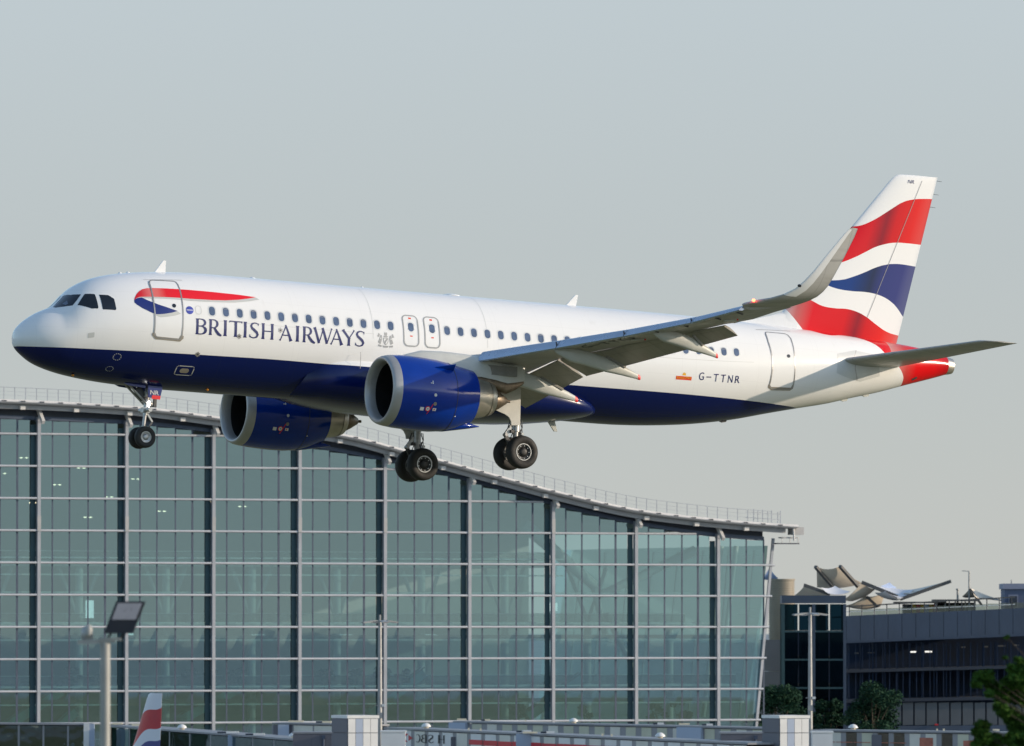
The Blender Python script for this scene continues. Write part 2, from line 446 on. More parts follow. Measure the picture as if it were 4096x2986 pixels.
D2 = [(29.07, .80), (29.12, .86), (29.2, .87), (29.95, .87), (30.05, .83), (30.11, .715), (30.098, .317), (30.1, .016), (30.14, -.43), (30.11, -.52), (30.0, -.542), (29.25, -.48), (29.13, -.44), (29.07, -.379), (29.11, -.04), (29.096, .233), (29.045, .572)]
decal([D2], 'white_paint', .006, .2, .05).build('door', FUS, smooth=30)
decal(band(D2, .05), 'door_trim', .014, .3, .06).build('door_frame', FUS)
decal([[(29.02, -.37), (29.08, -.37), (29.16, -.43), (30.06, -.50), (30.10, -.43), (30.17, -.43), (30.16, -.53), (30.05, -.575), (29.2, -.51), (29.03, -.44)]], 'door_sill', .018, .3, .06).build('door_sill', FUS)
decal([disc(29.83, .236, .08)], 'cockpit_glass', .014).build('door_window', FUS)
decal(band([(28.75, .93), (30.3, 1.02)], .03, False), 'seam', .01, .3, .06).build('rain_gutter', FUS)
decal(band([(4.4, .985), (5.85, .965)], .02, False), 'seam', .01, .3, .06).build('rain_gutter', FUS)
for x, t in ((14.41, .25), (15.245, .252)):
    decal([rrect(x, t, .29, .55, .16)], 'white_paint', .006).build('exit_hatch', FUS, smooth=30)
    m = MB(); decal(band(rrect(x, t, .29, .55, .16), .045), 'grey_print', .011, mb=m); m.build('hatch_outline', FUS)
    cabin_window(x - .0, t + .055)
    decal([[(x - .05, t + .235), (x + .05, t + .235), (x + .05, t + .205), (x - .05, t + .205)], [(x - .05, t - .095), (x + .05, t - .095), (x + .05, t - .115), (x - .05, t - .115)]], 'orange_red_print', .012).build('hatch_placard', FUS)

# the ribbon emblem by the forward door
R_TOP = [(3.827,.473),(3.859,.521),(3.947,.60),(4.071,.666),(4.215,.714),(4.396,.735),(4.592,.737),(5.078,.725),(5.57,.712),(6.315,.692),(7.069,.678),(7.829,.668),(8.493,.644)]
R_BOT = [(8.178,.60),(7.775,.556),(7.25,.52),(6.736,.506),(5.977,.507),(5.481,.521),(4.988,.529),(4.5,.535),(4.14,.54),(4.018,.534),(3.915,.512)]
rb = NT('ribbon_red'); rx = rb.xyz()
rb.set(col=rb.ramp(rb.maprange(rx[0], 3.8, 5.4), [(0, (.52, .004, .010)), (.2, (.62, .012, .018)), (.42, (.72, .16, .15)), (.58, (.72, .14, .12)), (.78, (.72, .008, .012)), (1, (.76, .004, .010))]), rough=.32, coat=.2)
M['ribbon_red'] = rb.m
decal([[(4.16, .54)] + [(4.5, .535), (4.988, .529), (5.481, .521), (5.977, .507), (6.736, .506), (7.25, .52), (7.775, .556), (8.178, .60), (8.493, .635), (8.611, .596), (8.151, .54), (7.622, .493), (7.105, .475), (6.467, .463), (5.963, .467), (5.467, .481), (4.974, .492), (4.25, .507)]], 'shade_print', .010).build('ribbon_grey', FUS)
decal([[(4.45, .20), (4.6, .199), (4.712, .2), (4.909, .211), (5.159, .235), (5.374, .262), (5.492, .221), (5.277, .186), (5.028, .162), (4.732, .144), (4.6, .165)]], 'shade_print', .0101).build('ribbon_grey', FUS)
decal([R_TOP + R_BOT], 'ribbon_red', .013).build('ribbon_red', FUS)
decal([[(3.826,.468),(3.875,.497),(3.978,.520),(4.124,.527),(4.285,.471),(4.465,.427),(4.694,.378),(5.049,.32),(5.374,.268),(5.159,.235),(4.909,.211),(4.712,.2),(4.542,.198),(4.331,.246),(4.078,.315),(3.902,.382),(3.829,.424)]], 'blue_print', .0125).build('ribbon_blue', FUS)
decal([disc(5.83, .292, .145)], 'badge_blue', .009).build('badge', FUS)
decal([[(5.71, .299), (5.95, .299), (5.95, .288), (5.71, .288)]], 'white_paint', .011).build('badge_print', FUS)

# ---- lettering: flared roman capitals drawn stroke by stroke in a unit box (height 1)
def stroke(path):
    """quads along [(x, y, width)]"""
    L, Rr, out = [], [], []
    for i, (x, y, w) in enumerate(path):
        a, c = path[max(0, i - 1)], path[min(len(path) - 1, i + 1)]
        dx, dy = c[0] - a[0], c[1] - a[1]; l = sqrt(dx * dx + dy * dy) or 1
        L.append((x - dy / l * w / 2, y + dx / l * w / 2)); Rr.append((x + dy / l * w / 2, y - dx / l * w / 2))
    for i in range(len(path) - 1): out.append([L[i], L[i + 1], Rr[i + 1], Rr[i]])
    return out
def stem(x, w=.17, y0=0.0, y1=1.0):
    f = w * 1.42
    return [[(x - f/2, y1), (x + f/2, y1), (x + w/2, y1 - .09), (x - w/2, y1 - .09)], [(x - w/2, y1 - .09), (x + w/2, y1 - .09), (x + w/2, y0 + .09), (x - w/2, y0 + .09)], [(x - w/2, y0 + .09), (x + w/2, y0 + .09), (x + f/2, y0), (x - f/2, y0)]]
def bowl(x0, y0, y1, rx, w):
    cy, ry = (y0 + y1) / 2, (y1 - y0) / 2 - .03; p = [(x0, y1 - .03, .06), (x0 + rx * .35, y1 - .03, .065)]
    for k in range(9):
        a = pi / 2 - pi * k / 8; p.append((x0 + rx * .4 + (rx * .6 - w / 2) * cos(a), cy + ry * sin(a), .065 + (w - .065) * cos(a) ** 2))
    return stroke(p + [(x0 + rx * .35, y0 + .03, .065), (x0, y0 + .03, .06)])
def glyph(ch, w):
    if ch == 'I': return stem(w / 2, min(.19, w * .68))
    if ch == 'B': return stem(.13) + bowl(.1, .50, 1.0, w - .16, .16) + bowl(.1, 0.0, .55, w - .10, .18)
    if ch == 'R': return stem(.13) + bowl(.1, .44, 1.0, w - .32, .16) + stroke([(w * .42, .50, .12), (w * .58, .27, .17), (w * .78, .09, .17), (w * 1.0, .0, .11)])
    if ch == 'T': return [[(0.0, .86), (.03, 1.0), (w - .02, 1.0), (w, .93), (w - .12, .93), (.12, .93)]] + [[(w - .02, 1.0), (w + .02, .98), (w - .05, .86), (w - .10, .93)]] + stem(w / 2, .18, 0, .96)
    if ch == 'H': return stem(.14) + stem(w - .14) + [[(.14, .54), (w - .14, .54), (w - .14, .47), (.14, .47)]]
    if ch == 'A': return stroke([(.02, 0, .14), (.08, .08, .075), (w * .47, .97, .075)]) + stroke([(w * .43, 1.0, .10), (w * .80, .12, .18), (w * .86, .0, .24)]) + [[(w * .22, .38), (w * .70, .38), (w * .72, .31), (w * .20, .31)]]
    if ch == 'W': return stroke([(.02, 1, .22), (.06, .9, .17), (w * .28, .02, .16)]) + stroke([(w * .28, .02, .07), (w * .50, .95, .075)]) + stroke([(w * .46, 1, .17), (w * .72, .02, .16)]) + stroke([(w * .72, .02, .07), (w * .95, .92, .07), (w * .98, 1, .14)])
    if ch == 'Y': return stroke([(.02, 1, .22), (.07, .9, .17), (w * .52, .45, .15)]) + stroke([(w * .52, .45, .07), (w * .90, .92, .07), (w * .95, 1, .13)]) + stem(w * .52, .17, 0, .50)
    if ch == 'S':
        P = [(.92, .86, .05), (.82, .93, .06), (.66, .965, .07), (.48, .965, .08), (.27, .90, .12), (.17, .77, .155), (.26, .63, .17), (.50, .51, .18), (.74, .39, .175), (.86, .24, .155), (.76, .10, .12), (.54, .035, .08), (.34, .035, .07), (.14, .08, .06), (.04, .17, .05)]
        return stroke([(x * w, y, q) for x, y, q in P]) + [[(w * .86, .93), (w * .96, .97), (w * .93, .78), (w * .88, .80)], [(w * .02, .05), (w * .02, .24), (w * .08, .22), (w * .10, .06)]]
    if ch == 'C':
        p = []
        for k in range(13):
            a = radians(50 + 260 * k / 12); p.append((w * .55 + w * .44 * cos(a), .5 + .47 * sin(a), .06 + .12 * max(0, -cos(a))))
        return stroke(p)
TXT = 'BRITISH AIRWAYS'
LX = [(6.037,6.479),(6.54,7.038),(7.101,7.253),(7.317,7.836),(7.865,8.019),(8.106,8.477),(8.559,9.061),None,(9.274,9.796),(9.88,10.048),(10.155,10.65),(10.611,11.311),(11.253,11.764),(11.721,12.189),(12.208,12.58)]
for ch, q in zip(TXT, LX):
    if not q: continue
    th0 = -.115 + (q[0] - 6) * .0016; H = .268; hm = H * 2.07       # letter height in radians and metres
    polys = [[(q[0] + x * hm, th0 + y * H) for x, y in pl] for pl in glyph(ch, (q[1] - q[0]) / hm)]
    decal(polys, 'navy_print', .009, .6, .09).build('letter', FUS)

def text_mesh(body, size=1.0):
    cu = bpy.data.curves.new('text', 'FONT'); cu.body = body; cu.size = size; cu.resolution_u = 3
    o = bpy.data.objects.new('text', cu); COL.objects.link(o)
    me = bpy.data.meshes.new_from_object(o.evaluated_get(bpy.context.evaluated_depsgraph_get()))
    vs = [(v.co.x, v.co.y) for v in me.vertices]; fs = [list(p.vertices) for p in me.polygons]
    bpy.data.objects.remove(o); bpy.data.curves.remove(cu); bpy.data.meshes.remove(me)
    x0 = min(q[0] for q in vs); x1 = max(q[0] for q in vs); y0 = min(q[1] for q in vs); y1 = max(q[1] for q in vs)
    return [((x - x0) / (x1 - x0), (y - y0) / (y1 - y0)) for x, y in vs], fs
def skin_text(body, x0, x1, th0, th1, mat, off=.010, slope=0.0, name='registration'):
    for k, ch in enumerate(body) if name == 'registration' else ((0, body),):
        vs, fs = text_mesh(ch)
        n = len(body) if name == 'registration' else 1
        w = (x1 - x0) / n
        a, c = (x0 + w * (k + .14), x0 + w * (k + .80)) if n > 1 else (x0, x1)
        t0, t1 = th0 + slope * (a - x0), th1 + slope * (a - x0)
        if ch == '-': t0, t1 = t0 + (t1 - t0) * .44, t0 + (t1 - t0) * .56
        MB().add([skin(a + u * (c - a), t0 + v * (t1 - t0), off) for u, v in vs], fs, mat).build(name, FUS)
skin_text('G-TTNR', 25.96, 27.80, -.246, -.105, 'navy_print', slope=-.038)
# postal badge
decal([[(25.05, -.182), (25.70, -.192), (25.70, -.258), (25.05, -.246)]], 'orange_red_print', .008).build('postal_badge', FUS)
decal([[(25.30, -.168), (25.335, -.118), (25.355, -.14), (25.38, -.112), (25.405, -.14), (25.43, -.120), (25.455, -.172)]], 'yellow_print', .008).build('postal_crown', FUS)
skin_text('Royal Mail', 25.09, 25.66, -.240, -.192, 'yellow_print', .011, name='postal_print')
# the grey coat of arms
m = MB(); cx, ct = 13.40, .045
def cr(pts): return [(cx + x, ct + y / 2.0) for x, y in pts]
arms = [[(-.10, .06), (.10, .06), (.10, -.06), (.06, -.14), (0, -.18), (-.06, -.14), (-.10, -.06)],
        [(-.06, .22), (-.03, .27), (0, .23), (.03, .27), (.06, .22), (.045, .14), (-.045, .14)],
        [(-.09, .13), (.09, .13), (.07, .08), (-.07, .08)],
        [(-.30, -.10), (-.24, .05), (-.20, .16), (-.15, .14), (-.14, .02), (-.17, -.08), (-.20, -.16)],
        [(-.33, .10), (-.28, .22), (-.23, .18), (-.25, .08)],
        [(.30, -.10), (.24, .05), (.20, .16), (.15, .14), (.14, .02), (.17, -.08), (.20, -.16)],
        [(.33, .10), (.28, .22), (.23, .18), (.25, .08)],
        [(-.28, -.17), (-.14, -.20), (-.16, -.25), (-.30, -.23)], [(-.12, -.20), (.12, -.20), (.08, -.26), (-.08, -.26)], [(.28, -.17), (.14, -.20), (.16, -.25), (.30, -.23)]]
decal([cr(p) for p in arms], 'grey_print', .008, mb=m)
decal([cr([(-.075, .04), (.02, .04), (-.075, -.07)]), cr([(.075, -.05), (.075, .03), (-.02, -.12), (0, -.15), (.04, -.12)]), cr([(-.23, .02), (-.19, .10), (-.18, .0)]), cr([(.23, .02), (.19, .10), (.18, .0)])], 'white_paint', .022, mb=m)
m.build('coat_of_arms', FUS)
# seams, hatches and probes
m = MB()
for x in (17.42, 12.9):
    decal([[(x, .05), (x + .014, .05), (x + .014, 1.25), (x, 1.25)]], 'shade_print', .005, mb=m)
decal([[(6.5, .128), (12.95, .128), (12.95, .133), (6.5, .133)], [(24.2, .128), (28.3, .10), (28.3, .106), (24.2, .134)]], 'shade_print', .005, mb=m)
m.build('skin_seam', FUS)
m = MB(); decal([rrect(2.3, -.16, .11, .11, .03)], 'shade_print', .008, mb=m); m.build('vent_grille', FUS)
for x, t in ((7.72, -.10), (9.30, .06), (6.25, -.46)):
    m = MB(); decal([[(x + .10 * cos(a) * (1 if k % 2 else .7), t + .05 * sin(a) * (1 if k % 2 else .7)) for k, a in enumerate([2 * pi * j / 12 for j in range(12)])]], 'door_trim', .012, mb=m)
    decal([disc(x, t, .035, 10)], 'gear_dark', .02, mb=m); m.build('sensor_probe', FUS)
for x, t, r in ((3.35, -.62, .14), (3.25, -.92, .13)):
    p = disc(x, t, r, 24); decal([q for k, q in enumerate(band(p, .025)) if k % 2], 'shade_print', .008).build('probe_marking', FUS)
p = rrect(5.95, -.80, .33, .2, .08); m = MB(); decal([q for k, q in enumerate(band(p, .03)) if k % 2], 'shade_print', .008, mb=m)
decal([rrect(5.95, -.80, .17, .10, .09)], 'door_sill', .009, mb=m); m.build('service_panel', FUS)
for (xa, za), (xt, zt), nm in (((5.50, 2.0), (5.66, 2.43), 'antenna'), ((21.70, 2.06), (21.93, 2.47), 'antenna')):
    MB().prism([(xa - .22, za - .05), (xa + .22, za - .05), (xt + .07, zt), (xt - .03, zt)], -.03, .03, 'white_paint').build(nm, FUS)
MB().prism([(20.86, -2.02), (21.2, -2.02), (21.34, -2.47), (21.22, -2.47)], -.03, .03, 'fairing_grey').build('antenna', FUS)
for x, s in ((13.4, .05), (16.9, .35), (4.0, .08), (4.3, .08), (9.1, .12)):
    MB().lathe([(0, s), (.03, s * .95), (.07, s * .5), (.08, .01)], (x, 0, 2.045 if x > 6 else f_top(x) - .03), 'z', 'white_paint', 14).build('antenna_dome', FUS, smooth=40)
# tail cone exhaust
b = MB(); c = Vector((37.28, 0, 1.04))
b.loft([[c + Vector((a, r * cos(2 * pi * k / 32), r * 1.08 * sin(2 * pi * k / 32) + dz)) for k in range(32)] for a, r, dz in ((-.02, .315, 0), (.18, .285, .0), (.29, .26, .0), (.295, .21, .0), (.1, .19, 0))], 'nozzle_metal')
b.build('exhaust_cone', JET, smooth=40)
# ---- belly fairing under the wing
BF = [(10.1, .3, -.95, -1.95), (10.6, 1.55, -.80, -2.06), (11.2, 1.88, -.52, -2.18), (11.9, 2.03, -.36, -2.28), (13.0, 2.10, -.32, -2.36), (15, 2.14, -.34, -2.42), (17.5, 2.15, -.42, -2.42), (19.2, 2.14, -.60, -2.34), (20.3, 2.07, -.86, -2.24), (21.2, 1.92, -1.14, -2.12), (21.8, 1.70, -1.36, -2.02), (22.15, 1.3, -1.52, -1.94), (22.3, .7, -1.6, -1.85)]
b = MB(); rings = []
for x, w, zt, zb in BF:
    c, h = (zt + zb) / 2, (zt - zb) / 2; ring = []
    for k in range(48):
        a = 2 * pi * k / 48; e = .72
        ring.append(Vector((x, w * math.copysign(abs(cos(a)) ** e, cos(a)), c + h * math.copysign(abs(sin(a)) ** e, sin(a)))))
    rings.append(ring)
b.loft(rings, 'fuselage_livery')
BELLY = b.build('belly_fairing', JET, smooth=50)
for x in (12.35, 13.6):
    m = MB(); m.add([(x, -2.13, -.42), (x + .02, -2.13, -.42), (x + .02, -2.15, -1.0), (x, -2.15, -1.0)], [(0, 1, 2, 3)], 'seam'); m.build('skin_seam', BELLY)

# ---- aerofoil loft: stations of leading edge, trailing edge, thickness and thickness direction
def foil_ring(le, te, tc, up, n=14, camber=.0):
    le, te, up = Vector(le), Vector(te), Vector(up).normalized(); ch = (te - le).length; ring = []
    fr = [.5 * (1 - cos(pi * i / n)) for i in range(n + 1)]
    def yt(f): return 5 * tc * (.2969 * sqrt(f) - .126 * f - .3516 * f * f + .2843 * f ** 3 - .1015 * f ** 4) * ch
    for f in reversed(fr): ring.append(le + (te - le) * f + up * (yt(f) * 1.1 + camber * ch * 4 * f * (1 - f)))
    for f in fr[1:]: ring.append(le + (te - le) * f - up * (yt(f) * .9 - camber * ch * 4 * f * (1 - f) + (.006 if f == 1 else 0)))
    return ring
# wing: |y|, LE (x, z), TE (x, z), t/c, tilt of the thickness direction towards the root
WING = [(1.2, 12.75, -1.02, 17.85, -1.30, .145, 0), (2.0, 13.10, -.98, 17.85, -1.22, .140, 0), (6.0, 15.16, -.66, 17.86, -.62, .125, .08), (6.5, 15.41, -.615, 17.98, -.52, .122, .09),
        (8.95, 16.65, -.325, 19.02, -.19, .118, .10), (11.45, 17.90, -.02, 20.14, .16, .115, .11), (13.02, 18.67, .19, 20.82, .42, .113, .12),
        (13.06, 18.70, .20, 21.08, .47, .11, .12), (13.95, 19.13, .335, 21.36, .56, .11, .13), (15.75, 20.00, .70, 21.85, .90, .105, .16),
        (15.80, 19.88, .80, 21.87, .91, .105, .16), (16.2, 20.10, .875, 22.0, .99, .105, .18)]
SHARK = [(16.55, 20.50, .99, 22.08, 1.06, .10, .30), (16.85, 20.90, 1.15, 22.19, 1.17, .10, .55), (17.08, 21.22, 1.36, 22.29, 1.33, .10, .95), (17.25, 21.45, 1.62, 22.38, 1.52, .10, 1.25), (17.42, 21.70, 1.96, 22.50, 1.85, .095, 1.35), (17.62, 22.14, 2.60, 22.78, 2.52, .09, 1.38), (17.80, 22.62, 3.26, 23.04, 3.20, .085, 1.39), (17.86, 22.78, 3.44, 23.10, 3.42, .08, 1.39), (17.875, 22.92, 3.50, 23.12, 3.48, .05, 1.39)]
wing_at = lerp_tab(WING)
def wing_sections(side, tab):
    rings = []
    for y, lx, lz, tx, tz, tc, tilt in tab:
        up = Vector((0, -side * sin(tilt), cos(tilt)))
        r = foil_ring((lx, side * y, lz), (tx, side * y, tz), tc, up, camber=.012 if y < 16.3 else 0)
        rings.append(r)
    return rings
def lower(y, f, side, off=.015):
    """point on the lower wing skin at span y and chord fraction f"""
    lx, lz, tx, tz, tc, tl = wing_at(y); ch = tx - lx
    t = 5 * tc * (.2969 * sqrt(f) - .126 * f - .3516 * f * f + .2843 * f ** 3 - .1015 * f ** 4) * ch * .9 - .012 * ch * 4 * f * (1 - f)
    return Vector((lx + (tx - lx) * f, side * y, lz + (tz - lz) * f - t - off))
# slat front line: |y|, x, z of its upper edge, height
SLAT = [(2.4, 12.98, -.86, .36), (5.0, 14.42, -.60, .35), (6.0, 14.935, -.498, .34), (8.95, 16.43, -.185, .29), (11.45, 17.70, .107, .255), (13.95, 18.93, .449, .215), (15.75, 19.83, .79, .17)]
slat_at = lerp_tab(SLAT)
FLAP_IN = [(2.35, 17.72, -1.33, 18.80, -1.95), (6.42, 17.88, -.58, 18.90, -1.11)]
FLAP_OUT = [(6.55, 17.90, -.56, 18.95, -1.08), (8.5, 18.74, -.295, 19.66, -.75), (10.5, 19.66, .03, 20.40, -.40), (13.0, 20.77, .365, 21.32, .055)]
FTF = [(5.6, (15.3, -.98), (17.35, -1.28), (19.11, -1.83), .27), (8.7, (16.5, -.50), (18.25, -.70), (19.88, -1.20), .25), (12.1, (18.45, .03), (19.75, -.10), (21.03, -.60), .23)]

for side in (-1, 1):
    W = MB(); W.loft(wing_sections(side, WING), 'wing_grey')
    WO = W.build('wing', JET, smooth=35)
    S = MB(); S.loft(wing_sections(side, [WING[-1]] + SHARK), 'wing_grey'); S.build('sharklet', WO, smooth=45)
    # polished leading edge strip of the sharklet
    st = MB(); rr = []
    for y, lx, lz, tx, tz, tc, tl in SHARK[1:-1]:
        up = Vector((0, -side * sin(tl), cos(tl))); le, d = Vector((lx, side * y, lz)), Vector((tx - lx, 0, tz - lz)); ch = d.length; ln = []
        for f, sg in ((.36, 1), (.2, 1), (.08, 1), (.02, 1), (0, 0), (.02, -1), (.08, -1), (.2, -1), (.36, -1)):
            t = 5 * tc * (.2969 * sqrt(f) - .126 * f - .3516 * f * f + .2843 * f ** 3 - .1015 * f ** 4) * ch
            ln.append(le + d * (f if f else -.008) + up * (sg * (t * (1.1 if sg > 0 else .9) + .006)))
        rr.append(ln)
    st.loft(rr, 'white_paint', closed=False); st.build('leading_edge', WO, smooth=50)
    # slats
    for a, c in ((2.5, 5.0), (6.0, 8.93), (8.97, 11.43), (11.47, 13.93), (13.97, 15.72)):
        s = MB(); rings = []
        for k in range(5):
            y = a + (c - a) * k / 4; x, z, h = slat_at(y)
            prof = [(.42, .05), (.30, .04), (.20, .005), (.11, -h * .32), (.04, -h * .66), (.0, -h * .92), (.04, -h * 1.03), (.15, -h), (.22, -h * .6), (.26, -h * .3), (.32, -.03)]
            rings.append([Vector((x + u, side * y, z + v)) for u, v in prof])
        s.loft(rings, 'slat_metal'); s.build('slat', WO, smooth=50)
    for y in (7.0, 8.2, 9.6, 10.9, 12.3, 13.4, 14.6, 15.4):
        x, z, h = slat_at(y); MB().bar((x + .12, side * y, z - h * .6), (x + .5, side * y, z - .2), .05, 'track_dark').build('slat_track', WO)
    # flaps, each a deep curved panel turned down behind the wing
    for nm, tab in (('flap', FLAP_IN), ('flap', FLAP_OUT)):
        s = MB(); rings = []
        for y, lx, lz, tx, tz in tab:
            le, te = Vector((lx, side * y, lz)), Vector((tx, side * y, tz)); d = te - le
            up = Vector((-d.z, 0, d.x)); up.normalize()
            rings.append(foil_ring(le, te, .13, up, 12, camber=.03))
        s.loft(rings, 'flap_grey'); s.build(nm, WO, smooth=40)
    s = MB(); s.loft([foil_ring((tx - .32, side * y, tz - .0), (tx + .02, side * y, tz - .012), .10, (0, 0, 1), 8) for y, tx, tz in ((13.12, 21.09, .47), (15.7, 21.84, .885))], 'wing_grey'); s.build('aileron', WO, smooth=40)
    # flap track fairings: canoes hanging under the wing, bent down with the flap
    for y, p0, p1, p2, r in FTF:
        s = MB(); rings = []; n = 41
        for k in range(n):
            t = k / (n - 1)
            cx = (1 - t) ** 2 * p0[0] + 2 * t * (1 - t) * p1[0] + t * t * p2[0]; cz = (1 - t) ** 2 * p0[1] + 2 * t * (1 - t) * p1[1] + t * t * p2[1]
            rad = r * (max(.04, (t / .2) ** .6) if t < .2 else 1.0 if t < .60 else 1.0 - (t - .60) / .40 * .66)
            rings.append([Vector((cx, side * y + rad * .60 * math.copysign(abs(cos(2 * pi * j / 18)) ** .6, cos(2 * pi * j / 18)), cz + rad * 1.05 * sin(2 * pi * j / 18) * (1.0 if sin(2 * pi * j / 18) < 0 else .9))) for j in range(18)])
        s.loft(rings[:-1], 'fairing_grey', True, True, False); fo = s.build('flap_track_fairing', WO, smooth=50)
        s = MB(); tip = rings[-2]; c0 = sum(tip, Vector()) / 18; c1 = Vector((p2[0] + .035, side * y, p2[1] - .025))
        s.loft([tip, [c0.lerp(c1, .8) + (q - c0) * .86 for q in tip], [c1 + (q - c0) * .62 for q in tip]], 'red_tip'); s.build('red_tip', WO, smooth=50)
        s = MB(); s.bar((p1[0] + .25, side * (y + .12), p1[1] + .12), (p2[0] - .62, side * (y + .12), p2[1] + .30), .05, 'track_grey', .08); s.build('flap_track', WO)
    # pylon with its grey shoulder fairing
    py = side * 5.75
    s = MB(); rings = []
    for x, zt, zb, w in ((11.95, -.86, -1.2, .05), (12.3, -.74, -1.3, .20), (12.85, -.58, -1.4, .30), (13.6, -.555, -1.5, .34), (14.4, -.58, -1.55, .36), (15.1, -.62, -1.62, .34), (15.7, -.75, -1.72, .28), (16.2, -.80, -1.84, .20), (16.6, -.80, -1.66, .12), (16.95, -.85, -1.40, .03)):
        c, h = (zt + zb) / 2, (zt - zb) / 2
        rings.append([Vector((x, py + w * math.copysign(abs(cos(a)) ** .6, cos(a)), c + h * math.copysign(abs(sin(a)) ** .7, sin(a)))) for a in [2 * pi * k / 24 for k in range(24)]])
    s.loft(rings, 'fairing_grey'); PYL = s.build('pylon', JET, smooth=45)
    s = MB(); rings = []
    for x, zt, zb, w in ((14.7, -1.30, -1.60, .352), (15.1, -1.28, -1.645, .352), (15.7, -1.32, -1.745, .292), (16.2, -1.40, -1.865, .212), (16.6, -1.38, -1.685, .132), (16.9, -1.36, -1.46, .05)):
        c, h = (zt + zb) / 2, (zt - zb) / 2
        rings.append([Vector((x, py + w * math.copysign(abs(cos(a)) ** .6, cos(a)), c + h * math.copysign(abs(sin(a)) ** .7, sin(a)))) for a in [2 * pi * k / 24 for k in range(24)]])
    s.loft(rings, 'hot_metal'); s.build('heat_shield', PYL, smooth=45)
    s = MB(); s.box((15.75, py, -1.08), (1.5, .60, .34), 'track_grey'); s.build('access_panel', PYL)
    # panel joints and the nav light
    s = MB()
    for y in (8.95, 11.45, 13.95):
        x, z, h = slat_at(y); s.bar((x + .06, side * y, z - h * .9), (x + .02, side * y, z - .05), .035, 'dark_seam')
    s.build('slat_gap', WO)
    MB().lathe([(-.05, .01), (-.03, .045), (.03, .045), (.06, .01)], (20.06, side * 16.28, .93), 'x', 'nav_lamp' if side < 0 else 'white_paint', 10).build('navigation_light', WO)
    s = MB(); s.lathe([(-.07, .01), (-.04, .045), (.04, .06), (.09, .02)], (21.33, side * 17.14, 1.46), 'x', 'cockpit_glass', 10); s.build('strobe_light', WO)
    if side < 0:
        # registration painted under the wing
        for k, ch in enumerate('G-TTNR'):
            vs, fs = text_mesh(ch)
            y0 = 9.26 + k * .36; v0, v1 = (0, 1) if ch != '-' else (.44, .60)
            s = MB(); s.add([lower(y0 + u * .27 - .24 * (1 - v0 - v * (v1 - v0)), .16 + .24 * (1 - v0 - v * (v1 - v0)), side, .012) for u, v in vs], fs, 'dark_seam'); s.build('registration', WO)
        for y in (10.9, 14.4):
            p, q = lower(y, .30, side, .05), lower(y + .02, .52, side, .05)
            s = MB(); s.tube(p, q, .03, 'fairing_grey', .02, 8); s.tube(q, q + (q - p) * .12, .03, 'red_tip', .03, 8); s.build('drain_mast', WO)

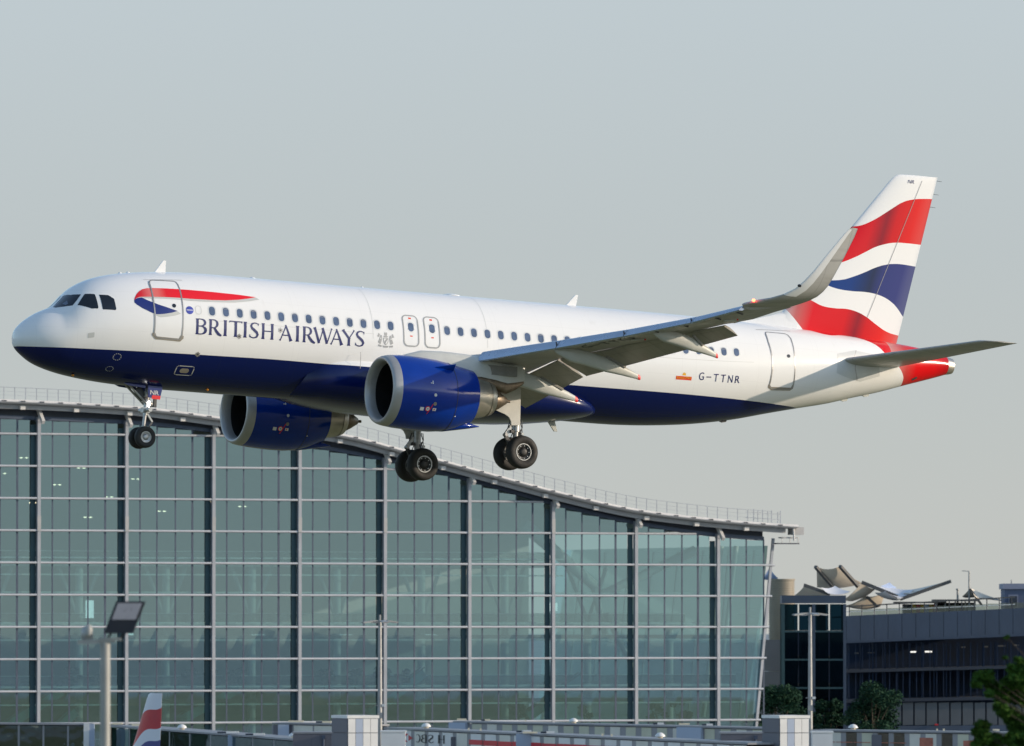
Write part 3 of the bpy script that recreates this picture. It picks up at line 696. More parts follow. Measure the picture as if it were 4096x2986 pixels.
# ---- engines
NAC = [(11.62, 1.232, -2.055), (11.9, 1.262, -2.06), (12.3, 1.275, -2.07), (12.8, 1.275, -2.09), (13.3, 1.255, -2.11), (13.75, 1.20, -2.12), (14.15, 1.11, -2.11), (14.48, 1.02, -2.08), (14.75, .945, -2.06)]
def ring(x, r, z, y, n=64): return [Vector((x, y + r * sin(2 * pi * k / n), z + r * cos(2 * pi * k / n))) for k in range(n)]
def nac(x, a, y, off=.0):
    """point on the cowl at station x; a = 0 on the crown, growing outboard to port"""
    t = next((i for i in range(len(NAC) - 2) if NAC[i + 1][0] >= x), len(NAC) - 2); p, q = NAC[t], NAC[t + 1]; f = (x - p[0]) / (q[0] - p[0])
    r, z = p[1] + (q[1] - p[1]) * f + off, p[2] + (q[2] - p[2]) * f
    return Vector((x, y - r * sin(a), z + r * cos(a)))
for side in (-1, 1):
    ey = side * 5.75
    root = bpy.data.objects.new('engine', None); link(root, JET)
    s = MB(); s.loft([ring(x, r, z, ey) for x, r, z in NAC] + [ring(14.755, .90, -2.06, ey), ring(14.4, .86, -2.07, ey), ring(13.8, .80, -2.08, ey)], 'engine_blue', True, False, False); s.build('cowl', root, smooth=50)
    s = MB(); s.loft([ring(13.745, 1.204, -2.12, ey), ring(13.748, 1.2075, -2.12, ey), ring(13.766, 1.2055, -2.12, ey), ring(13.768, 1.19, -2.12, ey)], 'dark_seam', True, False, False); s.build('cowl_joint', root, smooth=40)
    lip = [(11.625, 1.233), (11.50, 1.212), (11.40, 1.185), (11.33, 1.150), (11.30, 1.105), (11.31, 1.060), (11.36, 1.018), (11.46, .985), (11.62, .965), (11.66, .962)]
    s = MB(); s.loft([ring(x, r, -2.055, ey) for x, r in lip], 'lip_metal', True, False, False); s.build('intake_lip', root, smooth=60)
    s = MB(); s.loft([ring(x, r, -2.06, ey) for x, r in ((11.655, .963), (12.0, .97), (12.6, 1.0), (12.65, .3))], 'duct_black', True, False, True); s.build('intake_duct', root, smooth=50)
    s = MB()
    for k in range(18):
        a = 2 * pi * k / 18
        vs = []
        for r, tw, w in ((.30, .2, .14), (.62, .55, .17), (.965, .95, .18)):
            for q in (-1, 1):
                t = a + q * w * cos(tw) / r * .5
                vs.append((12.50 + q * w * sin(tw) * .5, ey + r * sin(t), -2.06 + r * cos(t)))
        s.add(vs, [(0, 1, 3, 2), (2, 3, 5, 4)], 'fan_metal')
    s.lathe([(12.1, .01), (12.2, .12), (12.38, .24), (12.58, .31)], (0, ey, -2.06), 'x', 'fan_metal', 28); s.build('fan', root, smooth=50, fix=False)
    s = MB(); s.lathe([(14.0, .80), (14.75, .76), (15.28, .67), (15.40, .64)], (0, ey, -2.07), 'x', 'nozzle_metal', 48, cap=False); s.lathe([(15.42, .645), (15.62, .56), (15.66, .52), (15.3, .5)], (0, ey, -2.075), 'x', 'nozzle_metal', 48, cap=False); s.build('core_nozzle', root, smooth=50)
    s = MB(); s.lathe([(15.3, .47), (15.66, .44), (15.95, .30), (16.25, .11), (16.28, .055), (16.40, .05), (16.40, .02)], (0, ey, -2.10), 'x', 'hot_metal', 40); s.build('exhaust_plug', root, smooth=35)
    s = MB(); s.loft([[Vector((x, ey + w * cos(2 * pi * k / 16), zc + hh * sin(2 * pi * k / 16))) for k in range(16)] for x, w, zc, hh in ((13.3, .05, -3.30, .05), (13.8, .22, -3.20, .13), (14.4, .25, -3.08, .15), (14.8, .18, -3.06, .10), (15.22, .02, -3.06, .015))], 'engine_blue'); s.build('keel_fairing', root, smooth=50)
    # strake standing off the outboard shoulder
    for out in (1, -1):
        a = .80 * out; s = MB()
        A, B, C = nac(12.93, a, ey, -.01), nac(13.72, a, ey, -.01), nac(13.70, a, ey, .30)
        T = Vector((0, cos(a), sin(a))) * .012
        s.add([A + T, B + T, C + T, A - T, B - T, C - T], [(0, 1, 2), (3, 5, 4), (0, 3, 4, 1), (1, 4, 5, 2), (2, 5, 3, 0)], 'engine_blue'); s.build('strake', root)
    # warning marks, drains and latches on the port face of each cowl
    def patch(x0, x1, a0, a1, mat, name, off=.006, sl=0.0):
        m = MB(); n = 4; vs = []
        for i in range(n + 1):
            for x in (x0, x1): vs.append(nac(x + sl * i / n, a0 + (a1 - a0) * i / n, ey, off))
        m.add(vs, [(2 * i, 2 * i + 1, 2 * i + 3, 2 * i + 2) for i in range(n)], mat); return m.build(name, root)
    def cdisc(x, a, r, mat, name, off=.008):
        m = MB(); n = 16; m.add([nac(x + r * cos(2 * pi * k / n), a + r * sin(2 * pi * k / n) / 1.25, ey, off) for k in range(n)], [tuple(range(n))], mat); return m.build(name, root)
    patch(12.35, 12.49, 2.03, 2.13, 'white_paint', 'placard'); cdisc(12.64, 2.06, .095, 'red_print', 'warning_disc', .006); cdisc(12.64, 2.06, .070, 'white_paint', 'warning_sign', .010); cdisc(12.64, 2.06, .022, 'gear_dark', 'warning_figure', .013)
    patch(12.80, 12.83, 1.90, 2.22, 'red_print', 'hazard_line', sl=-.16); patch(12.83, 12.96, 2.02, 2.10, 'white_paint', 'placard', .009); patch(12.86, 12.91, 2.04, 2.08, 'red_print', 'warning_figure', .013)
    cdisc(12.88, 1.90, .065, 'door_sill', 'drain_port'); cdisc(12.86, 1.66, .055, 'window_ring', 'drain_port'); patch(12.66, 12.72, 1.34, 1.36, 'white_paint', 'latch', .02); patch(12.73, 12.76, 1.28, 1.37, 'white_paint', 'latch', .03)
    patch(13.78, 13.83, 2.22, 2.25, 'white_paint', 'latch', .01)

# ---- fin with its flag
vn = NT('fin_livery'); vx = vn.xyz()
def edge(pts): return vn.curve(vx[0], 29, 37, 1, 8, pts)
r1u = edge([(29, 5.5), (32.5, 5.76), (33.16, 5.83), (33.49, 5.89), (33.96, 6.09), (34.48, 6.40), (34.88, 6.66), (35.27, 6.89), (35.67, 7.02), (36.14, 7.09), (37, 7.13)])
r1l = edge([(29, 4.2), (32.2, 4.33), (32.77, 4.49), (33.2, 4.67), (33.66, 4.90), (34.12, 5.14), (34.52, 5.28), (34.92, 5.37), (35.39, 5.40), (37, 5.36)])
bu = edge([(29, 3.7), (31.6, 3.74), (32.36, 3.79), (32.83, 3.86), (33.22, 3.99), (33.69, 4.18), (34.15, 4.39), (34.61, 4.54), (35.08, 4.61), (35.48, 4.61), (37, 4.48)])
bl = edge([(29, 3.8), (31.8, 3.72), (32.3, 3.55), (32.71, 3.48), (33.24, 3.46), (33.78, 3.47), (34.18, 3.44), (34.58, 3.35), (34.92, 3.20), (35.2, 2.99), (35.43, 2.74), (37, 1.2)])
r2u = edge([(29, 3.6), (30.8, 3.3), (31.56, 2.97), (31.93, 2.83), (32.46, 2.78), (33.0, 2.79), (33.4, 2.73), (33.8, 2.59), (34.28, 2.33), (34.69, 2.13), (35.03, 2.04), (37, 1.95)])
cc = vn.math('SUBTRACT', vx[0], vn.math('MULTIPLY', vx[2], .3))
redf = flag_red(vn, cc)
blue = vn.ramp(vn.maprange(cc, 30.8, 34.9), [(0, (.003, .040, .21)), (.30, (.003, .036, .19)), (.50, (.012, .024, .075)), (.60, (.026, .038, .17)), (.80, (.030, .040, .18)), (1, (.12, .13, .25))])
def between(lo, hi): return vn.math('MULTIPLY', vn.math('GREATER_THAN', vx[2], lo), vn.math('LESS_THAN', vx[2], hi))
foot = vn.math('MULTIPLY', vn.math('LESS_THAN', vx[2], r2u), vn.math('GREATER_THAN', vn.math('ADD', vx[0], vn.math('MULTIPLY', vx[2], .9)), 32.86))
fc = vn.mix(between(r1l, r1u), vn.mix(between(bl, bu), WHITE, blue), redf)
fc = vn.mix(foot, fc, redf)
vn.set(col=fc, rough=.22, spec=.22); M['fin_livery'] = vn.m
def fin_ring(z, le, te, th):
    return foil_ring((le, 0, z), (te, 0, z), th, (0, 1, 0), 14)
b = MB()
FIN = [(1.2, 29.0, 35.1, .09), (1.9, 29.95, 35.27, .10), (2.3, 30.22, 35.37, .10), (2.7, 30.56, 35.47, .10), (4.0, 31.65, 35.79, .10), (5.5, 32.92, 36.16, .10), (7.0, 34.19, 36.53, .10), (7.62, 34.72, 36.69, .098), (7.80, 34.90, 36.73, .09), (7.90, 35.08, 36.76, .06), (7.93, 35.4, 36.765, .02)]
b.loft([fin_ring(*q) for q in FIN], 'fin_livery'); VT = b.build('vertical_tail', JET, smooth=40)
b = MB(); rings = []
for x, z, w in ((28.6, 2.0, .02), (29.2, 2.14, .10), (29.8, 2.30, .16), (30.3, 2.46, .19), (30.9, 2.62, .2)):
    rings.append([Vector((x, w * 1.5, 1.70)), Vector((x, w * .6, z - .12)), Vector((x, w * .25, z)), Vector((x, -w * .25, z)), Vector((x, -w * .6, z - .12)), Vector((x, -w * 1.5, 1.70))])
b.loft(rings, 'fuselage_livery'); b.build('dorsal_fillet', JET, smooth=60)
fl = lerp_tab([(q[0], q[1], q[2], q[3]) for q in FIN])
def fin_pt(x, z, off=.008):
    le, te, t = fl(z); f = min(max((x - le) / (te - le), 0.001), .999); ch = te - le
    yt = 5 * t * (.2969 * sqrt(f) - .126 * f - .3516 * f * f + .2843 * f ** 3 - .1015 * f ** 4) * ch
    return Vector((x, -yt * .93 - off - .004, z))
s = MB(); A = [(36.13 - (7.88 - z) * .424, z) for z in [2.55 + .2 * k for k in range(27)]]
s.add([fin_pt(x + d, z, .004) for x, z in A for d in (0, .02)], [(2 * k, 2 * k + 1, 2 * k + 3, 2 * k + 2) for k in range(26)], 'seam'); s.build('rudder_hinge', VT)
vs, fs = text_mesh('NR'); s = MB(); s.add([fin_pt(35.50 + u * .27 - (1 - v) * .04, 7.61 + v * .13, .010) for u, v in vs], fs, 'navy_print'); s.build('tail_letters', VT)
for z, x in ((7.80, 36.76), (7.30, 36.64), (6.82, 36.52)):
    MB().tube((x - .03, 0, z), (x + .20, 0, z - .01), .010, 'gear_dark', .006, 6).build('static_wick', VT)

# ---- tailplanes
for side in (-1, 1):
    T = [(.55, 31.95, .74, 34.85, .76), (1.0, 32.24, .79, 34.92, .80), (3.5, 33.70, 1.08, 35.72, 1.08), (5.9, 35.08, 1.36, 36.48, 1.35), (6.12, 35.32, 1.385, 36.56, 1.375), (6.22, 35.75, 1.395, 36.60, 1.39)]
    b = MB(); b.loft([foil_ring((lx, side * y, lz), (tx, side * y, tz), .11 if y < 6.1 else .05, (0, 0, 1), 14, camber=-.008) for y, lx, lz, tx, tz in T], 'wing_grey')
    HT = b.build('tailplane', JET, smooth=40)
b = MB(); decal([[(32.05, .36), (32.9, .50), (33.86, .38), (34.05, -.40), (33.2, -.53), (32.0, -.18)]], 'plate_grey', .008, .25, .06, mb=b); b.build('trim_plate', FUS, smooth=30)
decal(band([(32.95, .50), (32.83, .30), (32.85, -.1), (33.02, -.46)], .04, False), 'lip_metal', .014, .3, .08).build('trim_seal', FUS)
decal([[(35.66, -.80), (35.86, -.70), (35.90, -.84), (35.72, -.98)]], 'gear_dark', .01, .1, .08).build('vent_hole', FUS)
for x in (28.0, 33.0, 33.9):
    MB().prism([(x - .2, f_bot(x) + .03), (x + .25, f_bot(x + .25) + .03), (x + .2, f_bot(x) - .02), (x + .05, f_bot(x) - .05)], -.03, .03, 'fairing_grey' if x > 30 else 'gear_dark').build('drain_mast', FUS)

# ---- landing gear
def wheel(root, c, r, w, hub, rim='rim_metal'):
    x, y, z = c; h = w / 2
    s = MB(); s.lathe([(-h * .72, r * .52), (-h * .95, r * .62), (-h, r * .76), (-h * .93, r * .89), (-h * .72, r * .965), (-h * .35, r * .995), (0, r), (h * .35, r * .995), (h * .72, r * .965), (h * .93, r * .89), (h, r * .76), (h * .95, r * .62), (h * .72, r * .52)], (x, y, z), 'y', 'rubber', 48, close=True); s.build('tyre', root, smooth=40)
    s = MB()
    for q in (-1, 1):
        s.lathe([(q * h * .70, r * .53), (q * h * .84, r * .515), (q * h * .84, r * .465), (q * h * .60, r * .455)], (x, y, z), 'y', rim, 40, cap=False)
    s.build('wheel_rim', root, smooth=40)
    s = MB()
    for q in (-1, 1):
        s.lathe([(q * h * .60, r * .46), (q * h * .5, r * .30), (q * h * .62, r * .27), (q * h * .80, r * .22), (q * h * .86, r * .12), (q * h * .86, .005)], (x, y, z), 'y', hub, 32, cap=False)
        for k in range(9):
            a = 2 * pi * k / 9; s.box((x + r * .38 * cos(a), y + q * h * .60, z + r * .38 * sin(a)), (r * .05, h * .14, r * .05), 'gear_metal')
    s.build('wheel_hub', root, smooth=40)
for side in (-1, 1):
    root = bpy.data.objects.new('main_gear', None); link(root, JET)
    X, Y, Z = 17.71, side * 3.795, -3.694
    s = MB(); s.tube((X - .03, Y, -1.0), (X - .02, Y, -2.95), .155, 'gear_metal', .145, 20); s.tube((X - .02, Y, -2.9), (X, Y, Z), .10, 'lip_metal', .10, 18); s.build('shock_strut', root, smooth=40)
    s = MB(); s.tube((X, Y - .62, Z), (X, Y + .62, Z), .075, 'gear_metal', n=14); s.tube((X, Y, Z + .17), (X, Y, Z - .12), .13, 'gear_metal', n=14); s.build('axle', root, smooth=40)
    s = MB(); s.bar((X - .16, Y, -2.72), (X - .42, Y, -3.08), .09, 'gear_metal', .13); s.bar((X - .42, Y, -3.08), (X - .12, Y, Z + .05), .09, 'gear_dark', .13); s.tube((X - .42, Y - .1, -3.08), (X - .42, Y + .1, -3.08), .06, 'lip_metal', n=10)
    s.bar((X + .14, Y, -2.86), (X + .22, Y, -3.3), .05, 'gear_dark'); s.build('torque_link', root)
    s = MB(); s.tube((X, Y, -2.2), (X - .05, Y - side * 1.5, -1.35), .06, 'gear_metal', n=12); s.tube((X - .05, Y, -1.7), (X - .9, Y - side * .1, -1.15), .055, 'gear_metal', n=12); s.build('side_brace', root, smooth=40)
    s = MB(); rr = random.Random(3)
    for k in range(6):
        x0 = X + (-.17 if k % 2 else .15) + rr.uniform(-.03, .03); y0 = Y + rr.uniform(-.12, .12)
        P = [Vector((x0 + .12 * sin(j * .9 + k) * (j > 0), y0, -2.55 - j * .24)) for j in range(5)]
        for a, c in zip(P, P[1:]): s.tube(a, c, .016, 'gear_dark', n=6)
    s.box((X - .2, Y, -2.95), (.12, .26, .10), 'gear_dark'); s.box((X + .19, Y, -3.02), (.10, .3, .08), 'gear_metal'); s.build('brake_hose', root)
    for q in (-1, 1): wheel(root, (X, Y + q * .465, Z), .584, .41, 'hub_dark')
    yd = side * 4.05
    s = MB(); s.prism([(16.55, -1.25), (17.62, -1.20), (17.70, -1.5), (17.715, -2.74), (17.38, -2.76), (17.355, -2.62), (17.27, -2.48), (17.10, -2.38), (16.95, -2.34), (16.72, -2.26), (16.60, -2.05)], yd - .025, yd + .025, 'gear_door'); s.build('gear_door', root)
    s = MB(); s.tube((17.5, yd, -2.3), (X, Y, -2.45), .03, 'gear_metal', n=8); s.tube((17.5, yd, -1.7), (X, Y, -1.8), .03, 'gear_metal', n=8); s.build('door_link', root)
MB().prism([(16.35, -2.30), (16.75, -2.30), (16.80, -2.58), (16.66, -2.60), (16.42, -2.48)], -1.62, -1.58, 'track_dark').build('bay_door', BELLY)

root = bpy.data.objects.new('nose_gear', None); link(root, JET)
X, Z = 5.07, -3.788
s = MB(); s.tube((5.26, 0, -1.85), (5.16, 0, -3.0), .095, 'gear_metal', .085, 16); s.tube((5.16, 0, -2.95), (X, 0, Z), .062, 'lip_metal', .06, 16); s.build('shock_strut', root, smooth=40)
s = MB(); s.tube((X, -.34, Z), (X, .34, Z), .05, 'gear_metal', n=12); s.build('axle', root, smooth=40)
s = MB(); s.tube((5.16, -.42, -2.83), (5.16, .42, -2.83), .075, 'gear_metal', n=14); s.box((5.16, 0, -2.83), (.26, .24, .18), 'gear_metal'); s.build('steering_cylinder', root, smooth=40)
s = MB(); s.bar((5.24, 0, -2.95), (5.44, 0, -3.22), .06, 'gear_metal'); s.bar((5.44, 0, -3.22), (5.18, 0, -3.62), .06, 'gear_dark'); s.build('torque_link', root)
s = MB(); s.tube((5.15, -.12, -2.62), (4.42, -.14, -1.98), .04, 'gear_metal', n=10); s.tube((5.15, .12, -2.62), (4.42, .14, -1.98), .04, 'gear_metal', n=10); s.bar((4.8, 0, -2.1), (5.1, 0, -2.45), .22, 'gear_dark'); s.build('drag_brace', root, smooth=40)
for q in (-1, 1): wheel(root, (X, q * .255, Z), .381, .225, 'rim_metal')
for y, z, r in ((-.13, -2.28, .10), (.16, -2.27, .10)):
    s = MB(); s.lathe([(.0, r * .7), (-.05, r), (-.06, r * .9), (-.05, .01)], (5.12, y, z), 'x', 'window_ring', 18); s.build('lamp', root, smooth=40)
s = MB(); s.lathe([(.10, .06), (.0, .11), (-.03, .12), (-.03, .10)], (5.24, -.17, -2.62), 'x', 'gear_metal', 18); s.build('lamp_housing', root, smooth=40)
s = MB(); s.lathe([(-.028, .118), (-.05, .09), (-.058, .01)], (5.24, -.17, -2.62), 'x', 'landing_lamp', 18); s.build('landing_lamp', root, smooth=40)
for side in (-1, 1):
    s = MB(); s.prism([(5.02, -1.9), (5.58, -1.9), (5.57, -2.12), (5.50, -2.43), (5.06, -2.42)], side * .42 - .02, side * .42 + .02, 'blue_print'); s.build('gear_door', root)
    s = MB(); s.prism([(5.20, -2.33), (5.52, -2.34), (5.50, -2.47), (5.17, -2.46)], side * .445 - .004, side * .445 + .004, 'red_print'); s.build('warning_placard', root)
    s = MB(); s.prism([(4.05, -1.95), (4.95, -1.98), (4.95, -2.10), (4.3, -2.05)], side * .38 - .02, side * .38 + .02, 'blue_print'); s.build('gear_door', root)
vs, fs = text_mesh('NR'); s = MB(); s.add([(5.12 + u * .32, -.455, -2.31 + v * .15 - .01 * u) for u, v in vs], fs, 'white_paint'); s.build('door_letters', root)
s = MB(); s.box((5.42, -.2, -2.58), (.10, .1, .28), 'gear_dark'); s.bar((5.2, -.1, -2.7), (5.42, -.2, -2.7), .04, 'gear_dark'); s.build('uplock_unit', root)
MB().lathe([(0, .06), (-.05, .05), (-.08, .01)], (7.25, -.55, f_bot(7.2) + .10), 'z', 'beacon_amber', 12).build('marker_light', FUS)
MB().lathe([(0, .05), (-.04, .04), (-.06, .01)], (2.2, -.35, f_bot(2.2) + .02), 'z', 'beacon_amber', 12).build('marker_light', FUS)

# ================================================================== THE TERMINAL AND ITS SURROUNDINGS
def at(px, py, d):
    """world position of a surveyed bearing: horizontal and vertical offsets in 1/32000 of the distance d"""
    return Vector(((px - 2048) * d / 32000.0, d, EYE + (2509 - py) * d / 32000.0))
pm('steel_pale', (.50, .51, .53), .4, .2, var=.05, scale=.6)
pm('steel_light', (.33, .345, .375), .42, .2, var=.06, scale=.6)
pm('steel_blue', (.055, .075, .115), .5, .2, var=.1, scale=.6)
pm('steel_dark', (.030, .070, .082), .5, .2, var=.2, scale=.6)
pm('roof_white', (.62, .60, .57), .5, var=.08, scale=.8)
pm('roof_grey', (.36, .36, .36), .55, var=.1, scale=.5)
pm('soffit_dark', (.035, .045, .065), .5, var=.2, scale=.4)
pm('interior_grey', (.42, .44, .44), .8, var=.12, scale=.15)
pm('rail_pale', (.80, .84, .82), .5, var=.04)
pm('interior_white', (.62, .65, .63), .6, var=.08, scale=.3)
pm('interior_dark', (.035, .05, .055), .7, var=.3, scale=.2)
pm('floor_tile', (.30, .31, .30), .5, var=.1, scale=.3)
pm('balustrade', (.08, .22, .24), .2, var=.2, scale=.5)
pm('ceiling_lamp', (1, .9, .7), .4, emis=1.6, ecol=(1, .86, .58))
pm('screen_white', (.7, .75, .75), .4, emis=.55, ecol=(.75, .95, .92))
pm('brown_board', (.09, .055, .04), .6, var=.25, scale=1)

def glass_mat(name, tint, refl, rough=.015, wav=.0, tint2=(.80, .93, .93)):
    n = NT(name); t = n.t
    tr = t.nodes.new('ShaderNodeBsdfTransparent')
    f = n.noise(.12, 3)
    n.link(n.mix(n.maprange(f, .3, .7), tuple(c * .90 for c in tint), tint), tr.inputs[0])
    gl = t.nodes.new('ShaderNodeBsdfGlossy'); gl.inputs['Roughness'].default_value = rough; gl.inputs[0].default_value = (*tint2, 1)
    fr = t.nodes.new('ShaderNodeLayerWeight'); fr.inputs[0].default_value = .25
    fac = n.math('ADD', n.math('MULTIPLY', fr.outputs['Facing'], .35), refl, clamp=True)
    ms = t.nodes.new('ShaderNodeMixShader'); n.link(fac, ms.inputs[0]); n.link(tr.outputs[0], ms.inputs[1]); n.link(gl.outputs[0], ms.inputs[2])
    if wav:
        bp = t.nodes.new('ShaderNodeBump'); bp.inputs['Strength'].default_value = wav; bp.inputs['Distance'].default_value = .05
        n.link(n.noise(.35, 2), bp.inputs['Height']); n.link(bp.outputs[0], gl.inputs['Normal'])
    n.link(ms.outputs[0], n.out.inputs[0]); t.nodes.remove(n.bsdf); M[name] = n.m
glass_mat('facade_glass', (.46, .66, .66), .41, wav=.015, tint2=(.59, .84, .90))
glass_mat('bridge_glass', (.20, .36, .36), .16, wav=.4)
glass_mat('tower_glass', (.07, .15, .20), .02, wav=.01, tint2=(.18, .42, .62))
glass_mat('rail_glass', (.62, .66, .64), .08)

TERM = empty('terminal_building', (-50.42, 850, 0), (0, 0, radians(24.5)))
tag(TERM, 'huge glass fronted airport terminal with a wave shaped roof', 'building')
BAY = 10.03
EAVE = pchip([(-16, 40.5), (-4.25, 40.38), (0, 40.24), (10.1, 39.96), (20.1, 39.14), (30.1, 37.88), (40.2, 36.26), (50.2, 34.13), (60.2, 31.64), (70.2, 29.57), (80.3, 28.23), (87, 27.81), (95, 27.5)])
CREST = pchip([(-16, 42.3), (-4.25, 42.1), (10.1, 41.55), (20.6, 40.46), (35.4, 38.66), (40.2, 37.55), (50.2, 35.15), (60.2, 32.78), (70.2, 30.85), (80.3, 29.85), (89.1, 29.32), (95, 29.1)])
ROWS = [18 + 3.417 * k for k in range(-5, 8)]
S0, S1 = -46.0, 87.0
def s_end(z): return 85.0 + (z - 7.15) * .102          # the raking corner on the right
# main posts, with a dark fin beside each
for i in range(-5, 9):
    s = BAY * i; h = EAVE(s)
    m = MB(); m.box((s, -.28, h / 2), (.36, .50, h), 'steel_light'); m.box((s, -.36, h - .2), (.46, .62, .5), 'steel_light'); m.build('post', TERM)
    if True:
        m = MB(); m.box((s - .52, .05, h / 2 - .3), (.58, .12, h - .9), 'steel_dark'); m.build('post_fin', TERM)
        m = MB(); m.bar((s, -1.7, h - .55), (s, -.15, h + .95), .34, 'roof_white', .44); m.build('roof_bracket', TERM)
        m = MB(); m.box((s - .02, -.56, 29.0), (.40, .10, 1.6), 'roof_grey'); m.build('post_sleeve', TERM) if h > 31 else None
m = MB(); a, c = Vector((s_end(0), -.2, 0)), Vector((s_end(EAVE(87)), -.2, EAVE(87))); m.bar(a, c, .22, 'steel_light', .3); m.build('post', TERM)
# transoms and mullions
OFFS = (1.70, 3.65, 5.78, 7.73)
for i in range(-5, 9):
    for z in ROWS:
        a = BAY * i + .18; c = min(BAY * (i + 1) - .24, s_end(z) + (.35 if i == 8 else 0))
        while a < c and EAVE(c) < z + .25: c -= .5
        if c - a > 1: MB().tube((a, -.42, z), (c, -.42, z), .12, 'steel_pale', n=8).build('transom', TERM)
    for k, o in enumerate(OFFS):
        s = BAY * i + o
        if s < 86.2:
            h = EAVE(s) - .2; top = Vector((s, .045, h)); bot = Vector((s, .045, 2))
            MB().bar(bot, top, .15 if k < 3 else .22, 'steel_blue', .12).build('mullion', TERM)
# panes: every one its own sheet, the largest-showing 300 as parts and the rest as one
panes = []
for i in range(-5, 9):
    cuts = (.16,) + OFFS + (9.20,)
    for a, c in zip(cuts, cuts[1:]):
        sa, sb = BAY * i + a + .07, BAY * i + c - .07
        if sa > 86: continue
        for z0, z1 in zip(ROWS, ROWS[1:]):
            zt = min(z1, EAVE((sa + sb) / 2) - .3)
            if zt - z0 < .5: continue
            sb2 = min(sb, s_end(z0) - .04)
            if sb2 - sa < .3: continue
            ztl, ztr = min(zt, EAVE(sa) - .28), min(zt, EAVE(sb2) - .28)
            sbt = min(BAY * i + c - .07 if sb2 == sb else 999, s_end(zt) - .04)
            panes.append((sa, sb2, z0 + .02, ztl - .02, ztr - .02, sbt))
def vis(p):        # panes low down or behind the jet show least
    sc = (p[1] - p[0]) * (min(p[3], p[4]) - p[2])
    if p[3] < 7.5 or p[1] < -4.6: sc *= .01
    if 14 < p[2] < 50 and p[2] > 33 - (p[0] - 20) * .12 and 18 < p[0] < 34: sc *= .3
    return sc
panes.sort(key=vis, reverse=True)
jr = random.Random(5)
def pane_mesh(mb, p):
    sa, sb, z0, z1, z2, sbt = p; t = [jr.uniform(-.0012, .0012) for _ in range(4)]
    mb.add([(sa, t[0], z0), (sb, t[1], z0), (sbt, t[2], z2), (sa, t[3], z1), (sa, t[0] + .03, z0), (sb, t[1] + .03, z0), (sbt, t[2] + .03, z2), (sa, t[3] + .03, z1)],
           [(0, 1, 2, 3), (0, 4, 5, 1), (1, 5, 6, 2), (2, 6, 7, 3), (3, 7, 4, 0)], 'facade_glass')
for p in panes[:300]:
    m = MB(); pane_mesh(m, p); m.build('pane', TERM, fix=False)
m = MB()
for p in panes[300:]: pane_mesh(m, p)
tag(m.build('lower_panes', TERM, fix=False), kind='stuff')
# roof: dark band painted as shade above the glass, beam, fascia and deck, following the wave
SS = [S0 - 4 + k * 2.0 for k in range(71)]; SS = [s for s in SS if s <= 88.6] + [89.1]
def along(profile, mat, name, s_max=99, smooth=40):
    m = MB(); m.loft([[Vector((s, y, zf(s) + dz)) for y, zf, dz in profile] for s in SS if s <= s_max], mat); return m.build(name, TERM, smooth=smooth)
along([(-.15, EAVE, -.28), (-.15, EAVE, .12), (.10, EAVE, .12), (.10, EAVE, -.28)], 'steel_blue', 'head_rail', 87)
along([(.2, EAVE, -.3), (.2, CREST, -.6), (.5, CREST, -.6), (.5, EAVE, -.3)], 'soffit_dark', 'eave_shade', 87)  # dark strip standing in for the shadow under the roof edge
along([(-1.5, CREST, -.98), (-1.5, CREST, -.52), (-1.1, CREST, -.52), (-1.1, CREST, -.98)], 'roof_grey', 'edge_beam', 88)
ROOF = along([(-2.4, CREST, -.42), (-2.5, CREST, -.22), (-2.4, CREST, -.02), (70, CREST, .25), (70, CREST, -.3), (-1.9, CREST, -.45)], 'roof_white', 'roof')
along([(-2.62, CREST, -.34), (-2.66, CREST, -.28), (-2.62, CREST, -.22), (-2.5, CREST, -.28)], 'roof_grey', 'gutter_pipe')
for k in range(65):
    s = -49.5 + k * 2.13
    if s < 88: MB().box((s, -2.58, CREST(s) - .20), (.5, .14, .16), 'soffit_dark').build('deck_clip', ROOF)
for k in range(23):
    s = -51.2 + k * 6.1
    if s < 86: MB().box((s, -1.75, CREST(s) - .82), (.55, .4, .42), 'roof_white').build('floodlight_box', ROOF)
for k in range(113):
    s = -49.02 + k * 1.235
    if s < 87.6: MB().box((s, -1.9, CREST(s) + .62), (.065, .065, 1.32), 'steel_light').build('rail_post', ROOF)
for dz in (1.28, .85, .45):
    m = MB(); R = [Vector((s, -1.9, CREST(s) + dz)) for s in SS if s < 88]
    for a, c in zip(R, R[1:]): m.tube(a, c, .024 if dz > 1 else .012, 'steel_light', n=5, cap=False)
    m.build('hand_rail', ROOF)
for k in range(4):
    s = 84.2 + k * 1.1
    m = MB(); m.box((s, -1.2, CREST(s) + .7), (.07, .07, 1.5), 'steel_light'); m.box((s - .5, -1.2, CREST(s) + 1.1), (1.0, .06, .06), 'steel_light'); m.box((s - .5, -1.2, CREST(s) + .5), (1.0, .06, .06), 'steel_light'); m.build('rail_gate', ROOF)
m = MB(); z = CREST(89)
m.box((89.4, -1.2, z - .70), (1.3, 1.4, .85), 'roof_grey'); m.box((88.4, -1.3, z - 1.45), (1.8, 1.2, .14), 'roof_grey'); m.box((88.2, -1.3, z - 2.1), (2.6, 1.2, .12), 'soffit_dark')
for s in (87.4, 88.4, 89.4): m.box((s, -1.8, z - 1.75), (.07, .07, .7), 'roof_white')
m.tube((88.6, -2.2, z - .3), (88.7, -2.2, z - 1.8), .11, 'roof_white', n=8); m.build('maintenance_gantry', ROOF)
